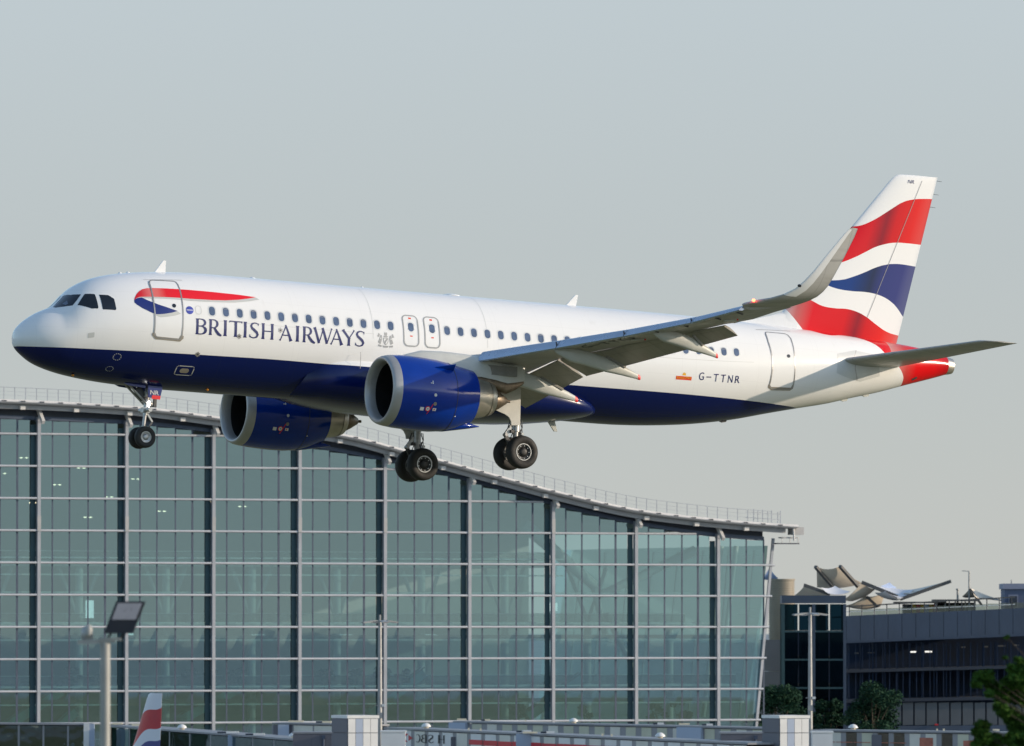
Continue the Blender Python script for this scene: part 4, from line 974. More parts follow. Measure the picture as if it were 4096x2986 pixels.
# inside: floors, ceiling, back wall, columns, lights, escalators
m = MB(); m.loft([[Vector((s, 1.2, CREST(s) - .9)), Vector((s, 60, CREST(s) - .9)), Vector((s, 60, CREST(s) - .7)), Vector((s, 1.2, CREST(s) - .7))] for s in SS if s < 86], 'interior_grey'); m.build('ceiling', TERM, smooth=40)
m = MB(); m.loft([[Vector((s, 58, 0)), Vector((s, 58, CREST(s) - .8)), Vector((s, 58.4, CREST(s) - .8)), Vector((s, 58.4, 0))] for s in SS if s < 86], 'interior_grey'); m.build('back_wall', TERM)
m = MB(); m.box((-50.2, 29, 20.5), (.4, 56, 41), 'interior_grey'); m.build('end_wall', TERM)
for z, y0, s1 in ((25.1, 5.0, 62), (18.4, 3.5, 78), (11.7, 3.0, 84), (5.0, .6, 84)):
    m = MB(); m.box(((s1 - 50) / 2, (y0 + 57) / 2, z - .3), (s1 + 50, 57 - y0, .55), 'floor_tile'); m.build('floor_slab', TERM)
    m = MB(); m.box(((s1 - 50) / 2, y0 - .10, z - .12), (s1 + 50, .16, .22), 'interior_white'); m.build('slab_edge', TERM)
    m = MB(); m.box(((s1 - 50) / 2, y0 - .06, z + .55), (s1 + 50, .04, .95), 'rail_glass'); m.box(((s1 - 50) / 2, y0 - .06, z + 1.06), (s1 + 50, .08, .07), 'interior_white'); m.build('balustrade', TERM)
m = MB(); m.box((24, 8.5, 8.3), (72, .3, 6.0), 'interior_dark'); m.build('dark_backing', TERM)  # dark sheet added to darken the lower rows of glass
for i in range(-4, 9):
    s = BAY * i - 2.9
    m = MB(); m.tube((s, 6.0, 0), (s, 6.0, 25 if s < 62 else 18), .42, 'interior_white', n=14); m.build('column', TERM, smooth=40)
    if s < 70:
        m = MB(); m.tube((s, 6, 18.6), (s - 2.4, 6.2, 24.6), .22, 'interior_grey', n=10); m.tube((s, 6, 18.6), (s + 2.4, 6.2, 24.6), .22, 'interior_grey', n=10); m.build('raking_strut', TERM, smooth=40)
for a, c, r in (((58.5, 4, 29.4), (67.6, 5, 22.6), .75), ((80, 5, 26.5), (69, 6, 21.6), .55), ((67.6, 5, 22.6), (69.0, 5, 17), .45), ((68.6, 4, 19.4), (73.0, 6, 13.2), .35), ((83.2, 5, 27), (81.5, 6, 8), .32), ((84.6, 4, 27), (83.0, 6, 8), .28)):
    m = MB(); m.tube(a, c, r, 'interior_white', r * .75, 14); m.build('roof_strut', TERM, smooth=40)
for px, py in ((15,1778),(224,1803),(443,1835),(68,1925),(356,1898),(280,1967),(575,1943),(781,1992),(671,1876),(481,2015),(697,2073),(886,1920),(990,2049),(1180,2010),(1310,2030)):
    r = (px - 2048) / 32000; s = (r * 862 + 50.42 - .415 * 0) / (.90996 - r * .41469) - 12 * .41469; d = 850 + s * .41469 + 12 * .91
    z = EYE + (2509 - py) / 32000 * d
    for q in (0, .62): MB().lathe([(0, .02), (.06, .20), (.10, .20), (.14, .05)], (s + q, 12, z), 'z', 'ceiling_lamp', 10).build('ceiling_lamp', TERM)
for s, z, w, h in ((7.0, 19.9, .9, 1.9), (11.6, 17.1, .8, .6), (61.6, 20.2, .9, .9), (26.5, 17.0, 1.5, .35), (36.8, 17.0, 1.5, .35), (46.9, 17.0, 1.4, .35)):
    MB().box((s, 2.6, z), (w, .12, h), 'screen_white').build('information_screen', TERM)
for s0, z0, s1, z1 in ((-5.0, 6.2, 3.4, 11.2), (17.0, 8.0, 23.8, 11.4), (39.2, 8.6, 45.6, 13.0), (58.0, 8.2, 64.5, 12.4), (0.2, 5.0, 5.0, 9.0)):
    m = MB()
    for y in (1.4, 2.4):
        a, c = Vector((s0, y, z0)), Vector((s1, y, z1)); m.bar(a, c, .08, 'balustrade', 1.0)
        m.bar(a + Vector((0, 0, .62)), c + Vector((0, 0, .62)), .12, 'interior_dark', .10)
    m.bar((s0, 1.9, z0 - .5), (s1, 1.9, z1 - .5), .9, 'interior_dark', .3); m.build('escalator', TERM)
for i, z in ((3, 10.1), (1, 10.1)):
    MB().box((BAY * i + (1.9 if i == 3 else 2.0), .25, z), (3.3, .08, 1.0), 'brown_board').build('display_board', TERM)
m = MB(); zt = 27.0
m.add([(s_end(0) - .2, .6, 0), (s_end(zt) - .2, .6, zt), (s_end(zt) - .2, 57.5, zt), (s_end(0) - .2, 57.5, 0)], [(0, 1, 2, 3)], 'facade_glass'); m.build('landside_glass', TERM, fix=False)
for z, s1 in ((25.4, 62), (23.6, 62), (21.7, 80), (18.45, 80), (16.6, 84), (11.6, 84), (9.7, 84)):
    MB().box(((s1 - 50) / 2, .9, z), (s1 + 50, .10, .15), 'rail_pale').build('inner_rail', TERM)
    MB().box(((s1 - 50) / 2, 1.0, z + .34), (s1 + 50, .08, .40), 'interior_dark').build('rail_shade', TERM) if z in (16.6, 9.7) else None  # dark strip drawn as the shade above the rail
m = MB()
for k in range(9):
    y = 4 + k * 6.5; m.bar((s_end(0) - .1, y, 0), (s_end(26.6) - .1, y, 26.6), .2, 'steel_light')
m.build('landside_frame', TERM)

# ------------------------------------------------------------------ trees
pm('bark', (.07, .055, .04), .9, var=.3, scale=3, bump=.3)
def leaf_mat(name, a, c):
    n = NT(name); f = n.noise(1.3, 3); g = n.noise(9, 2)
    n.set(col=n.mix(n.maprange(g, .35, .65), n.mix(n.maprange(f, .35, .65), a, c), tuple(q * 1.5 for q in c)), rough=.8, spec=.12)
    M[name] = n.m
leaf_mat('leaf_dark', (.009, .028, .017), (.016, .042, .024))
leaf_mat('leaf_near', (.013, .040, .007), (.034, .078, .012))
leaf_mat('leaf_indoor', (.008, .03, .022), (.016, .05, .034))
def leaves(centres, n, size, mat, seed, name, parent):
    """leaf sized quads scattered in clumps [(centre, radius)]"""
    r = random.Random(seed); v, f = [], []
    wts = [q[1] ** 2 for q in centres]
    for k in range(n):
        c, rad = r.choices(centres, wts)[0]
        d = Vector((r.gauss(0, 1), r.gauss(0, 1), r.gauss(0, 1))).normalized() * rad * (r.random() ** .45)
        p = c + Vector((d.x, d.y, d.z * .85)); s = size * r.uniform(.6, 1.3)
        a = Vector((r.uniform(-1, 1), r.uniform(-1, 1), r.uniform(-.5, .5))).normalized(); b_ = a.cross(Vector((r.uniform(-1, 1), r.uniform(-1, 1), r.uniform(-.2, 1)))).normalized()
        i = len(v); v += [p - a * s, p + b_ * s * .55, p + a * s, p - b_ * s * .55]; f.append((i, i + 1, i + 2, i + 3))
    m = MB(); m.add(v, f, mat); return tag(m.build(name, parent, fix=False), kind='stuff')
def tree(name, base, top, rad, n, size, mat, seed, label, group=None, clumps=16):
    r = random.Random(seed); o = empty(name, base); tag(o, label, 'tree', group)
    m = MB(); h = top; m.tube((0, 0, 0), (0, 0, h * .55), h * .022 + .05, 'bark', h * .014 + .02, 9)
    cs = []
    for k in range(clumps):
        t = r.random(); z = h * (.38 + .56 * t); q = rad * sqrt(max(.06, 1 - ((t - .40) / .66) ** 2)) * r.uniform(.35, .95); a = r.uniform(0, 2 * pi)
        c = Vector((q * cos(a), q * sin(a), z)); cs.append((c, rad * r.uniform(.26, .46)))
        m.tube((0, 0, z * .55), c, h * .007 + .02, 'bark', .012, 6)
    m.build('trunk', o, smooth=50); leaves(cs, n, size, mat, seed + 1, 'crown', o); return o
p = at(3115, 2900, 915); tree('tree', (p.x, p.y, 0), 11.0, 3.6, 9000, .20, 'leaf_dark', 11, 'dark green tree against the raked right corner of the glass terminal', clumps=24)
p = at(3310, 2900, 925); tree('tree', (p.x, p.y, 0), 9.6, 2.8, 6500, .20, 'leaf_dark', 12, 'small dark tree right of the slim lamp mast, below the dark stair tower', clumps=18)
p = at(3490, 2900, 920); tree('tree', (p.x, p.y, 0), 11.6, 3.5, 9000, .20, 'leaf_dark', 13, 'round dark green tree in front of the multi storey car park', clumps=24)
IN = [(4.6, 12.6, 1.1), (7.8, 12.4, .8), (18.4, 12.7, 1.0), (20.8, 12.6, .9), (23.0, 13.0, 1.2), (34.0, 12.7, 1.0), (37.6, 12.6, .9), (40.6, 12.7, 1.1), (43.4, 12.5, .9), (65.2, 8.9, 1.1), (73.8, 9.0, 1.2), (76.4, 8.8, 1.3), (57.0, 8.9, 1.2)]
cs, sn = cos(radians(24.5)), sin(radians(24.5))
for k, (s_, z_, r_) in enumerate(IN):
    y_ = 1.9; base = (-50.42 + s_ * cs - y_ * sn, 850 + s_ * sn + y_ * cs, 11.0 if z_ > 10 else 5.0)
    tree('indoor_tree', base, z_ - base[2] + r_ * .9, r_, 520, .22, 'leaf_indoor', 40 + k, 'small leafy tree standing just behind the lower terminal glass', 'small trees behind the terminal glass', 9)
# near foliage on the right: the top of a tree close to the photographer
o = empty('leafy_tree', (7.6, 100, 0)); tag(o, 'nearby leafy tree top reaching in at the bottom right corner', 'tree')
def rel(px, py, dy=0.0):
    q = at(px, py, 100 + dy); return Vector((q.x - 7.6, q.y - 100, q.z))
cl = [(rel(3925, 2712, .1), .10), (rel(3950, 2698), .07), (rel(3905, 2735), .06), (rel(3968, 2745, .2), .09), (rel(3955, 2775), .05), (rel(4010, 2790, .2), .11), (rel(4030, 2735, .1), .10), (rel(4052, 2680), .08), (rel(4075, 2715), .15), (rel(4110, 2690), .16), (rel(4090, 2780, .3), .17), (rel(4010, 2842), .09), (rel(4045, 2860, .2), .12), (rel(3990, 2830), .06), (rel(4080, 2900, .2), .18),
      (rel(3930, 2905), .09), (rel(3905, 2925, .1), .06), (rel(3935, 2950), .10), (rel(3975, 2965, .2), .12), (rel(3910, 2985), .09), (rel(4040, 2960), .10), (rel(4100, 2985), .2), (rel(4070, 2640), .045), (rel(4085, 2660), .07), (rel(4025, 2550, .1), .012), (rel(4018, 2630), .02)]
m = MB(); m.tube((1.5, 0, 0), (.9, 0, 14.5), .28, 'bark', .10, 10)
for c, q in cl:
    mid = Vector((.75, 0, 15.4)).lerp(c, .55) + Vector((0, 0, .12)); m.tube((.9, 0, 14.5), mid, .022, 'bark', .009, 6); m.tube(mid, c, .009, 'bark', .003, 5)
m.build('trunk', o, smooth=50)
bulk = [(Vector((RND.uniform(.5, 3.4), RND.uniform(-1.5, 1.5), RND.uniform(12.8, 16.9))), RND.uniform(.35, .6)) for _ in range(16)]
leaves(cl, 9500, .046, 'leaf_near', 3, 'crown', o); leaves(bulk, 5000, .06, 'leaf_near', 4, 'inner_crown', o)

# ------------------------------------------------------------------ lamp masts and the floodlight pole
pm('galvanised', (.33, .33, .32), .45, .4, var=.15, scale=1.5)
pm('lamp_lens', (.75, .74, .70), .3, var=.05)
pm('pole_grey', (.33, .33, .31), .5, .1, var=.1, scale=2)
pm('black_plastic', (.010, .010, .011), .45, var=.2)
pm('led_panel', (.32, .305, .305), .3, .2, var=.06, scale=9)
def mast(px, top, d, label):
    p = at(px, top, d); o = empty('lamp_mast', (p.x, p.y, 0)); tag(o, label, 'lamp post', 'tall masts with flat lamp heads'); h = p.z
    m = MB(); m.tube((0, 0, 0), (0, 0, h), .28, 'galvanised', .15, 12); m.build('mast', o, smooth=40)
    m = MB(); m.tube((0, 0, h), (0, 0, h + .5), .10, 'galvanised', n=8); m.build('mast_cap', o, smooth=40)
    for k in range(4):
        a = radians(20 + 90 * k); dx, dy = cos(a), sin(a)
        m = MB(); R = Matrix.Rotation(a, 3, 'Z'); m.box((dx * 1.15, dy * 1.15, h - .12), (1.0, .62, .10), 'galvanised', R @ Matrix.Rotation(radians(8), 3, 'Y'))
        m.box((dx * 1.15, dy * 1.15, h - .19), (.8, .5, .05), 'lamp_lens', R @ Matrix.Rotation(radians(8), 3, 'Y')); m.bar((0, 0, h - .05), (dx * .7, dy * .7, h - .08), .10, 'galvanised'); m.build('lamp_head', o)
    z = at(px, top + 340, d).z
    m = MB(); m.box((.32, -.1, z), (.30, .2, .22), 'lamp_lens'); m.box((-.25, -.1, z), (.3, .1, .08), 'galvanised'); m.build('camera_unit', o)
    m = MB(); m.box((0, -.1, z - .9), (.42, .42, .5), 'galvanised'); m.build('mast_collar', o)
mast(1520, 2482, 720, 'tall grey lamp mast standing before the middle of the terminal glass')
mast(3240, 2452, 720, 'tall pale lamp mast in front of the dark stair tower and car park')
p = at(422, 2570, 90); o = empty('floodlight_pole', (p.x, p.y, 0)); tag(o, 'pale round pole with a tilted black floodlight at bottom left', 'lamp post')
h = p.z
m = MB(); m.tube((0, 0, 0), (0, 0, h), .068, 'pole_grey', .056, 20); m.build('pole', o, smooth=40)
m = MB(); m.box((-.10, 0, h + .012), (.42, .10, .05), 'pole_grey', Matrix.Rotation(radians(-3), 3, 'Y')); m.box((.06, 0, h + .035), (.24, .12, .03), 'pole_grey'); m.build('cross_arm', o)
fl_rot = Matrix.Rotation(radians(38), 3, 'X') @ Matrix.Rotation(radians(0), 3, 'Y')
c = Vector((.215, 0, h + .275)); sh = .36
m = MB()
def para(x0, x1, v0, v1, y0, y1, mat, mb):
    """a tilted slab: u across, v up the sloping face"""
    vs = []
    for y in (y0, y1):
        for u, v in ((x0, v0), (x1, v0), (x1, v1), (x0, v1)): vs.append(c + Vector((u + v * sh, y + v * .55, v)))
    mb.add(vs, [(0, 1, 2, 3), (7, 6, 5, 4), (0, 4, 5, 1), (1, 5, 6, 2), (2, 6, 7, 3), (3, 7, 4, 0)], mat)
para(-.165, .165, -.175, .185, 0, .06, 'black_plastic', m); m.build('floodlight_body', o)
m = MB(); para(-.135, .135, -.02, .165, -.008, .0, 'led_panel', m); m.build('led_panel', o)
m = MB(); m.bar((.02, 0, h + .03), (.09, .0, h + .14), .022, 'black_plastic'); m.bar((.17, 0, h + .03), (.23, .0, h + .14), .022, 'black_plastic'); m.build('floodlight_bracket', o)
m = MB(); m.lathe([(0, .05), (.02, .066), (.08, .070), (.13, .060), (.165, .02)], (-.205, .02, h + .02), 'z', 'galvanised', 18); m.lathe([(.06, .044), (.12, .046), (.165, .032), (.18, .01)], (-.185, -.03, h + .02), 'z', 'pole_grey', 14); m.build('sensor_head', o, smooth=40)

# ------------------------------------------------------------------ parked aircraft beyond the boarding bridge
pn = NT('parked_fin_livery'); px_ = pn.xyz()
wv = pn.math('ADD', px_[2], pn.math('MULTIPLY', pn.math('SINE', pn.math('ADD', pn.math('MULTIPLY', px_[0], 1.5), 2.0)), .30))
sl = pn.math('SUBTRACT', wv, pn.math('MULTIPLY', px_[0], .43))
PW = (.62, .64, .68)
c_ = pn.mix(pn.math('LESS_THAN', sl, 10.2), PW, pn.mix(pn.noise(.8, 2), (.55, .012, .02), (.34, .012, .03)))
c_ = pn.mix(pn.math('LESS_THAN', sl, 8.65), c_, PW); c_ = pn.mix(pn.math('LESS_THAN', sl, 7.7), c_, (.03, .04, .20))
pn.set(col=c_, rough=.3, coat=.2); M['parked_fin_livery'] = pn.m
PK = empty('parked_airliner', (-30.3, 640, 0), (0, 0, radians(-52))); tag(PK, 'parked aircraft tail fin with red white and blue waves, bottom left', 'airliner')
b = MB(); b.loft([foil_ring((lx, 0, z), (tx, 0, z), .10, (0, 1, 0), 12) for z, lx, tx in ((5.6, -1.5, 3.55), (8.46, .0, 3.73), (11.0, 1.3, 3.9), (12.3, 1.95, 3.98), (12.6, 2.15, 4.0), (12.74, 2.4, 4.01))], 'parked_fin_livery')
b.build('fin', PK, smooth=40)
b = MB(); b.loft([[Vector((x, w * cos(2 * pi * k / 28), zc + hh * sin(2 * pi * k / 28))) for k in range(28)] for x, w, zc, hh in ((-22, 1.97, 3.85, 2.07), (-9, 1.97, 3.85, 2.07), (-4, 1.5, 4.4, 1.65), (0, .9, 5.0, 1.1), (3.8, .35, 5.4, .45))], 'white_paint'); b.build('fuselage', PK, smooth=40)

# ------------------------------------------------------------------ boarding bridges and plant rooms in the foreground
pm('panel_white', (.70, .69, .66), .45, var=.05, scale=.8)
pm('panel_grey', (.13, .13, .15), .55, .1, var=.08, scale=.5)  # plain grey cladding, and the painted shade of the stair towers
pm('panel_blue', (.36, .42, .52), .5, var=.04, scale=.5)
pm('panel_warm', (.64, .62, .54), .45, var=.07, scale=.6)
pm('panel_olive', (.50, .50, .38), .4, var=.12, scale=.5)
pm('stripe_red', (.58, .02, .03), .45, var=.08, scale=.8)
pm('coping', (.27, .27, .28), .5, .2, var=.1, scale=.8)
pm('dome_white', (.72, .71, .68), .35, var=.04)
pm('vent_warm', (.75, .66, .48), .5, var=.05)
pm('letter_black', (.02, .02, .02), .5, var=.1)
pm('brick_tone', (.42, .14, .09), .5, var=.3, scale=1.2)

def bridge(name, x0, y0, x1, y1, d0, d1, hgt, npan, label, skins, stripe=None, glassy=False, group='elevated boarding bridges by the apron'):
    """a raised corridor whose coping runs from (x0, y0) to (x1, y1); cladding panels are parts"""
    A, B = at(x0, y0, d0), at(x1, y1, d1); o = empty(name, (A.x, A.y, 0)); tag(o, label, 'boarding bridge', group)
    D = B - A; L = sqrt(D.x ** 2 + D.y ** 2); t = Vector((D.x / L, D.y / L, 0)); nrm = Vector((t.y, -t.x, 0))
    if nrm.y > 0: nrm = -nrm
    def P(u, y, z): return t * (u * L) - nrm * y + Vector((0, 0, A.z + D.z * u + z))
    def slab(u0, u1, ya, yb, za, zb, mat, nm):
        m = MB(); vs = [P(u, y, z) for u in (u0, u1) for y in (ya, yb) for z in (za, zb)]
        m.add(vs, [(0, 1, 3, 2), (4, 6, 7, 5), (0, 4, 5, 1), (2, 3, 7, 6), (0, 2, 6, 4), (1, 5, 7, 3)], mat); return m.build(nm, o)
    slab(-.002, 1.002, -.06, 3.2, -.12, .04, 'coping', 'coping')
    slab(0, 1, .25, 3.0, -hgt - .3, -hgt, 'coping', 'floor_deck')
    slab(0, 1, 2.7, 3.0, -hgt, -.16, 'interior_dark' if glassy else 'panel_grey', 'rear_wall')
    for k in range(npan):
        u0, u1 = k / npan, (k + 1) / npan; g = .018 / max(L / npan, 1)
        sk = skins[k % len(skins)]
        slab(u0 + g, u1 - g, .05 + .008 * (k % 2), .12, -hgt, -.20, sk, 'panel' if not glassy else 'pane')
        slab(u0 - g, u0 + g, .08, .2, -hgt, -.18, 'coping', 'joint')
        if stripe and k / npan < stripe[2]: slab(u0 + g, u1 - g, .035, .049, stripe[0], stripe[1], 'stripe_red', 'stripe')
    for u in (.1, .5, .9): slab(u - .3 / L, u + .3 / L, 1.0, 1.6, -A.z + .0, -hgt - .3, 'coping', 'support_leg')
    return o, P, L
def dome(o, P, u, r=.42, y=.8):
    c = P(u, y, .08); m = MB(); m.lathe([(0, r * .55), (.12, r * .55)], c, 'z', 'vent_warm', 14); m.build('dome_base', o)
    m = MB(); m.lathe([(.12, r * 1.02), (.20, r), (.32, r * .80), (.42, r * .45), (.46, .02)], c, 'z', 'dome_white', 18); m.build('roof_dome', o, smooth=50)
def hood(o, P, u, w, L, y=.3, mat='dome_white', z=.08, dark=True):
    m = MB(); c = P(u, y, z + .12); m.box(c, (w, .6, .16), mat); m.build('roof_hood', o)
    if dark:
        m = MB(); m.box(c + Vector((-w * .85, .1, -.02)), (w * .7, .6, .15), 'soffit_dark'); m.build('hood_shadow', o)  # dark box added beside the hood as its shadow
o, P, L = bridge('boarding_bridge', 438, 2902, 1180, 2958, 730, 690, 3.0, 9, 'dark glazed boarding bridge beside the parked tail fin', ['bridge_glass'], glassy=True)
dome(o, P, .36); dome(o, P, .95); hood(o, P, .03, .9, L, mat='vent_warm', dark=False); hood(o, P, .14, .9, L, mat='vent_warm', dark=False); hood(o, P, .66, 1.1, L); hood(o, P, .80, 1.0, L, mat='panel_white')
m = MB(); m.box(P(.665, 0.3, -1.0), (.95, .9, 1.9), 'panel_blue'); m.build('riser_box', o)
o, P, L = bridge('boarding_bridge', -120, 2892, 372, 2896, 730, 730, 3.2, 5, 'dark glazed boarding bridge at the far left edge', ['bridge_glass'], glassy=True)
m = MB(); m.box(P(.99, .2, -1.6), (.55, .6, 3.2), 'panel_blue'); m.box(P(.95, .1, -1.6), (.5, .5, 3.3), 'panel_white'); m.build('end_frame', o)
o, P, L = bridge('boarding_bridge', 1090, 2892, 1500, 2900, 800, 795, 2.6, 5, 'pale panelled bridge behind the grey plant room with a roof riser', ['panel_grey', 'panel_warm', 'panel_warm', 'panel_warm'])
hood(o, P, .22, 1.5, L, mat='vent_warm', dark=False); hood(o, P, .52, .9, L, mat='vent_warm'); m = MB(); m.box(P(.12, -.2, -1.0), (1.1, .8, 1.7), 'panel_blue'); m.build('riser_box', o)
o, P, L = bridge('boarding_bridge', 1540, 2911, 2990, 2973, 715, 640, 3.1, 24, 'white panelled bridge with a red stripe and mirrored black lettering', ['panel_white', 'panel_white', 'panel_warm'], stripe=None)
U0 = (1858 - 1540) / 1450
for k in range(24):
    u0, u1 = k / 24, (k + 1) / 24
    if u0 < U0 - .01 or u1 > .86: continue
    m = MB(); zz = -.74 - .0 * u0; vs = [P(u, .03, z) for u in (u0 + .001, u1 - .001) for z in (zz - .42 - .03 * sin(k), zz + .02 * cos(k * 2))]
    m.add(vs, [(0, 2, 3, 1)], 'stripe_red'); m.build('red_stripe', o, fix=False)
dome(o, P, .10); dome(o, P, .755); hood(o, P, .405, .65, L); hood(o, P, .59 - .18, .7, L, dark=False)
for u in (.245, .28, .62, .645): 
    m = MB(); m.box(P(u, .2, .18), (.16, .2, .2), 'vent_warm'); m.build('roof_vent', o)
m = MB(); m.box(P(.425, -.1, -1.5), (2.1, .5, 3.0), 'panel_blue'); m.build('riser_box', o)
m = MB(); m.box(P(.43, -.1, .12), (1.25, .5, .14), 'vent_warm'); m.build('riser_hood', o)
hood(o, P, .475, .7, L)
# the sign on the bridge reads backwards, as seen through its far side
lx = 1828; hz = .56
for ch, a, c in (('H', 1770, 1802), ('S', 1729, 1753), ('B', 1699, 1722), ('C', 1673, 1696)):
    u1, u0 = (a - 1540) / 1450, (c - 1540) / 1450
    m = MB()
    for j, pl in enumerate(glyph(ch, .85 if ch != 'S' else .7)):
        w_ = .85 if ch != 'S' else .7
        m.add([P(u0 + (u1 - u0) * x / w_, .03 - .002 * j, -.46 - .72 + y * .72) for x, y in pl], [tuple(range(len(pl)))], 'letter_black')
    m.build('sign_letter', o, fix=False)
ua, ub = (1624 - 1540) / 1450, (1662 - 1540) / 1450
m = MB()
for tri in ([(0, 1), (.5, 1), (0, .5)], [(0, 0), (0, .42), (.42, 0)], [(.5, .85), (.5, .15), (1, .5)]):
    m.add([P(ua + (ub - ua) * x, .028, -.46 - .72 + y * .72) for x, y in tri], [(0, 1, 2)], 'stripe_red')
m.build('sign_emblem', o, fix=False)
m = MB(); m.box(P((1842 - 1540) / 1450, .1, -1.2), (.75, .3, 1.3), 'panel_grey'); m.build('bridge_cab', o)
o, P, L = bridge('boarding_bridge', 1815, 2886, 3060, 2912, 770, 745, 2.6, 20, 'olive and cream panelled bridge at the foot of the terminal glass', ['panel_olive', 'panel_olive', 'panel_warm', 'panel_olive'])
dome(o, P, .375); hood(o, P, .02, .9, L, mat='vent_warm', dark=False); hood(o, P, .105, .5, L, mat='vent_warm'); hood(o, P, .665, .6, L); hood(o, P, .74, 1.0, L, mat='vent_warm', dark=False); hood(o, P, .82, .6, L); hood(o, P, .15 + .08, .12, L, mat='vent_warm', dark=False)
for u0, u1, mt in ((.728, .805, 'panel_blue'), (-.01, .045, 'panel_blue')):
    m = MB(); vs = [P(u, y, z) for u in (u0, u1) for y in (-.3, .4) for z in (-2.6, -.1)]; m.add(vs, [(0, 1, 3, 2), (4, 6, 7, 5), (0, 4, 5, 1), (2, 3, 7, 6), (0, 2, 6, 4), (1, 5, 7, 3)], mt); m.build('riser_box', o)
for k in range(8):
    u0 = .34 + k * .047; m = MB(); m.add([P(u, .035, z) for u in (u0, u0 + .042) for z in (-1.95 - .06 * sin(k), -1.86 - .05 * cos(k))], [(0, 2, 3, 1)], 'brick_tone'); m.build('orange_stripe', o, fix=False)
o, P, L = bridge('boarding_bridge', 3245, 2920, 4140, 2932, 700, 690, 3.2, 14, 'cream glazed bridge with reddish reflections painted on, below the car park', ['panel_warm', 'panel_warm', 'rail_glass', 'panel_olive', 'rail_glass', 'rail_glass'])
dome(o, P, .17, .42); hood(o, P, .82, .55, L, mat='vent_warm', dark=False)
for u in (.56, .59): m = MB(); m.box(P(u, .2, .16), (.14, .2, .18), 'vent_warm'); m.build('roof_vent', o)
for u0, u1, z0, z1, mt in ((.485, .545, -1.75, -.55, 'brick_tone'), (.68, .75, -2.2, -.75, 'brick_tone'), (.27, .315, -1.7, -.35, 'panel_grey'), (.42, .60, -2.6, -1.9, 'panel_blue')):
    m = MB(); m.add([P(u, .03, z) for u in (u0, u1) for z in (z0, z1)], [(0, 2, 3, 1)], mt); m.build('reflection_patch', o, fix=False)  # coloured reflections painted as flat patches on the bridge side
for k in range(5):
    u0 = .03 + .08 * k; m = MB(); m.add([P(u, .032, z) for u in (u0, u0 + .075) for z in (-1.06, -1.0)], [(0, 2, 3, 1)], 'brick_tone'); m.build('orange_stripe', o, fix=False)

def clad_tower(name, px0, pxm, px1, py, d, depth, label, group, light='panel_white', dark='panel_grey', rows=3):
    """a square clad stair tower: left face painted grey as its shade, right face pale as its sunlight"""
    A, Mi, B = at(px0, py, d + depth), at(pxm, py, d), at(px1, py, d + depth * .35); o = empty(name, (Mi.x, Mi.y, 0)); tag(o, label, 'stair tower', group)
    a, b_ = Vector((A.x - Mi.x, A.y - Mi.y, 0)), Vector((B.x - Mi.x, B.y - Mi.y, 0)); H = Mi.z
    bk = a + b_
    m = MB(); m.add([a * .985 + b_ * .015, Vector(), b_ * .985 + a * .015, bk] and [q + Vector((0, 0, z)) for z in (0, H - .12) for q in (a * .98 + b_ * .02, a * .02 + b_ * .02, b_ * .98 + a * .02, bk * .98)], [(0, 1, 5, 4), (1, 2, 6, 5), (2, 3, 7, 6), (3, 0, 4, 7), (4, 5, 6, 7)], dark); m.build('core', o)
    for r in range(rows + 2):
        z1 = H - .28 - r * 1.15; z0 = z1 - 1.10
        if z0 < 0: break
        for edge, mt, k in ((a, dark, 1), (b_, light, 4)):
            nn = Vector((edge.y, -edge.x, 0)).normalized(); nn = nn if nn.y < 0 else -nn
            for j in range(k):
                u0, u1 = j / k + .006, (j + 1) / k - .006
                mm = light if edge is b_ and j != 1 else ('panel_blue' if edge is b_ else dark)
                vs = [edge * u + nn * y + Vector((0, 0, z)) for u in (u0, u1) for y in (.0, .06) for z in (z0, z1)]
                m = MB(); m.add(vs, [(0, 1, 3, 2), (4, 6, 7, 5), (0, 4, 5, 1), (2, 3, 7, 6), (0, 2, 6, 4), (1, 5, 7, 3)], mm); m.build('panel', o)
    m = MB(); vs = [q + Vector((0, 0, z)) for z in (H - .24, H) for q in (a * 1.02 - b_ * .03, -a * .03 - b_ * .03, b_ * 1.03 - a * .03, bk * 1.02)]
    m.add(vs, [(0, 1, 5, 4), (1, 2, 6, 5), (2, 3, 7, 6), (3, 0, 4, 7), (4, 5, 6, 7), (3, 2, 1, 0)], 'panel_white'); m.build('parapet', o)
clad_tower('stair_tower', 1330, 1392, 1512, 2862, 640, 2.6, 'clad stair tower, shade painted on its left face, left of the mast at bottom centre', 'clad stair towers')
clad_tower('stair_tower', 3050, 3118, 3234, 2862, 640, 2.6, 'clad stair tower, shade painted on its left face, left of the pale mast at bottom right', 'clad stair towers')
def box_room(name, px0, px1, py, d, dep, mat, label, cat, hood_=None, rows=2):
    A, B = at(px0, py, d), at(px1, py, d); o = empty(name, ((A.x + B.x) / 2, d + dep / 2, 0)); tag(o, label, cat); w = B.x - A.x; H = A.z
    m = MB(); m.box((0, 0, H / 2), (w - .06, dep - .06, H - .2), mat); m.build('core', o)
    n = max(1, round(w / 1.6))
    for j in range(n):
        for r in range(4):
            m = MB(); m.box((-w / 2 + (j + .5) * w / n, -dep / 2, H - .8 - r * 1.22), (w / n - .02, .05, 1.2), mat); m.build('panel', o)
    m = MB(); m.box((0, 0, H - .05), (w + .1, dep + .1, .14), 'coping' if mat == 'panel_grey' else mat); m.build('roof_edge', o)
    if hood_ is not None:
        m = MB(); m.tube((hood_ * w, -dep / 2 - .12, H - 3), (hood_ * w, -dep / 2 - .12, H - .5), .10, 'steel_blue', n=8); m.box((hood_ * w, -dep / 2 - .12, H - .4), (.32, .22, .3), 'steel_blue'); m.build('downpipe', o)
    return o
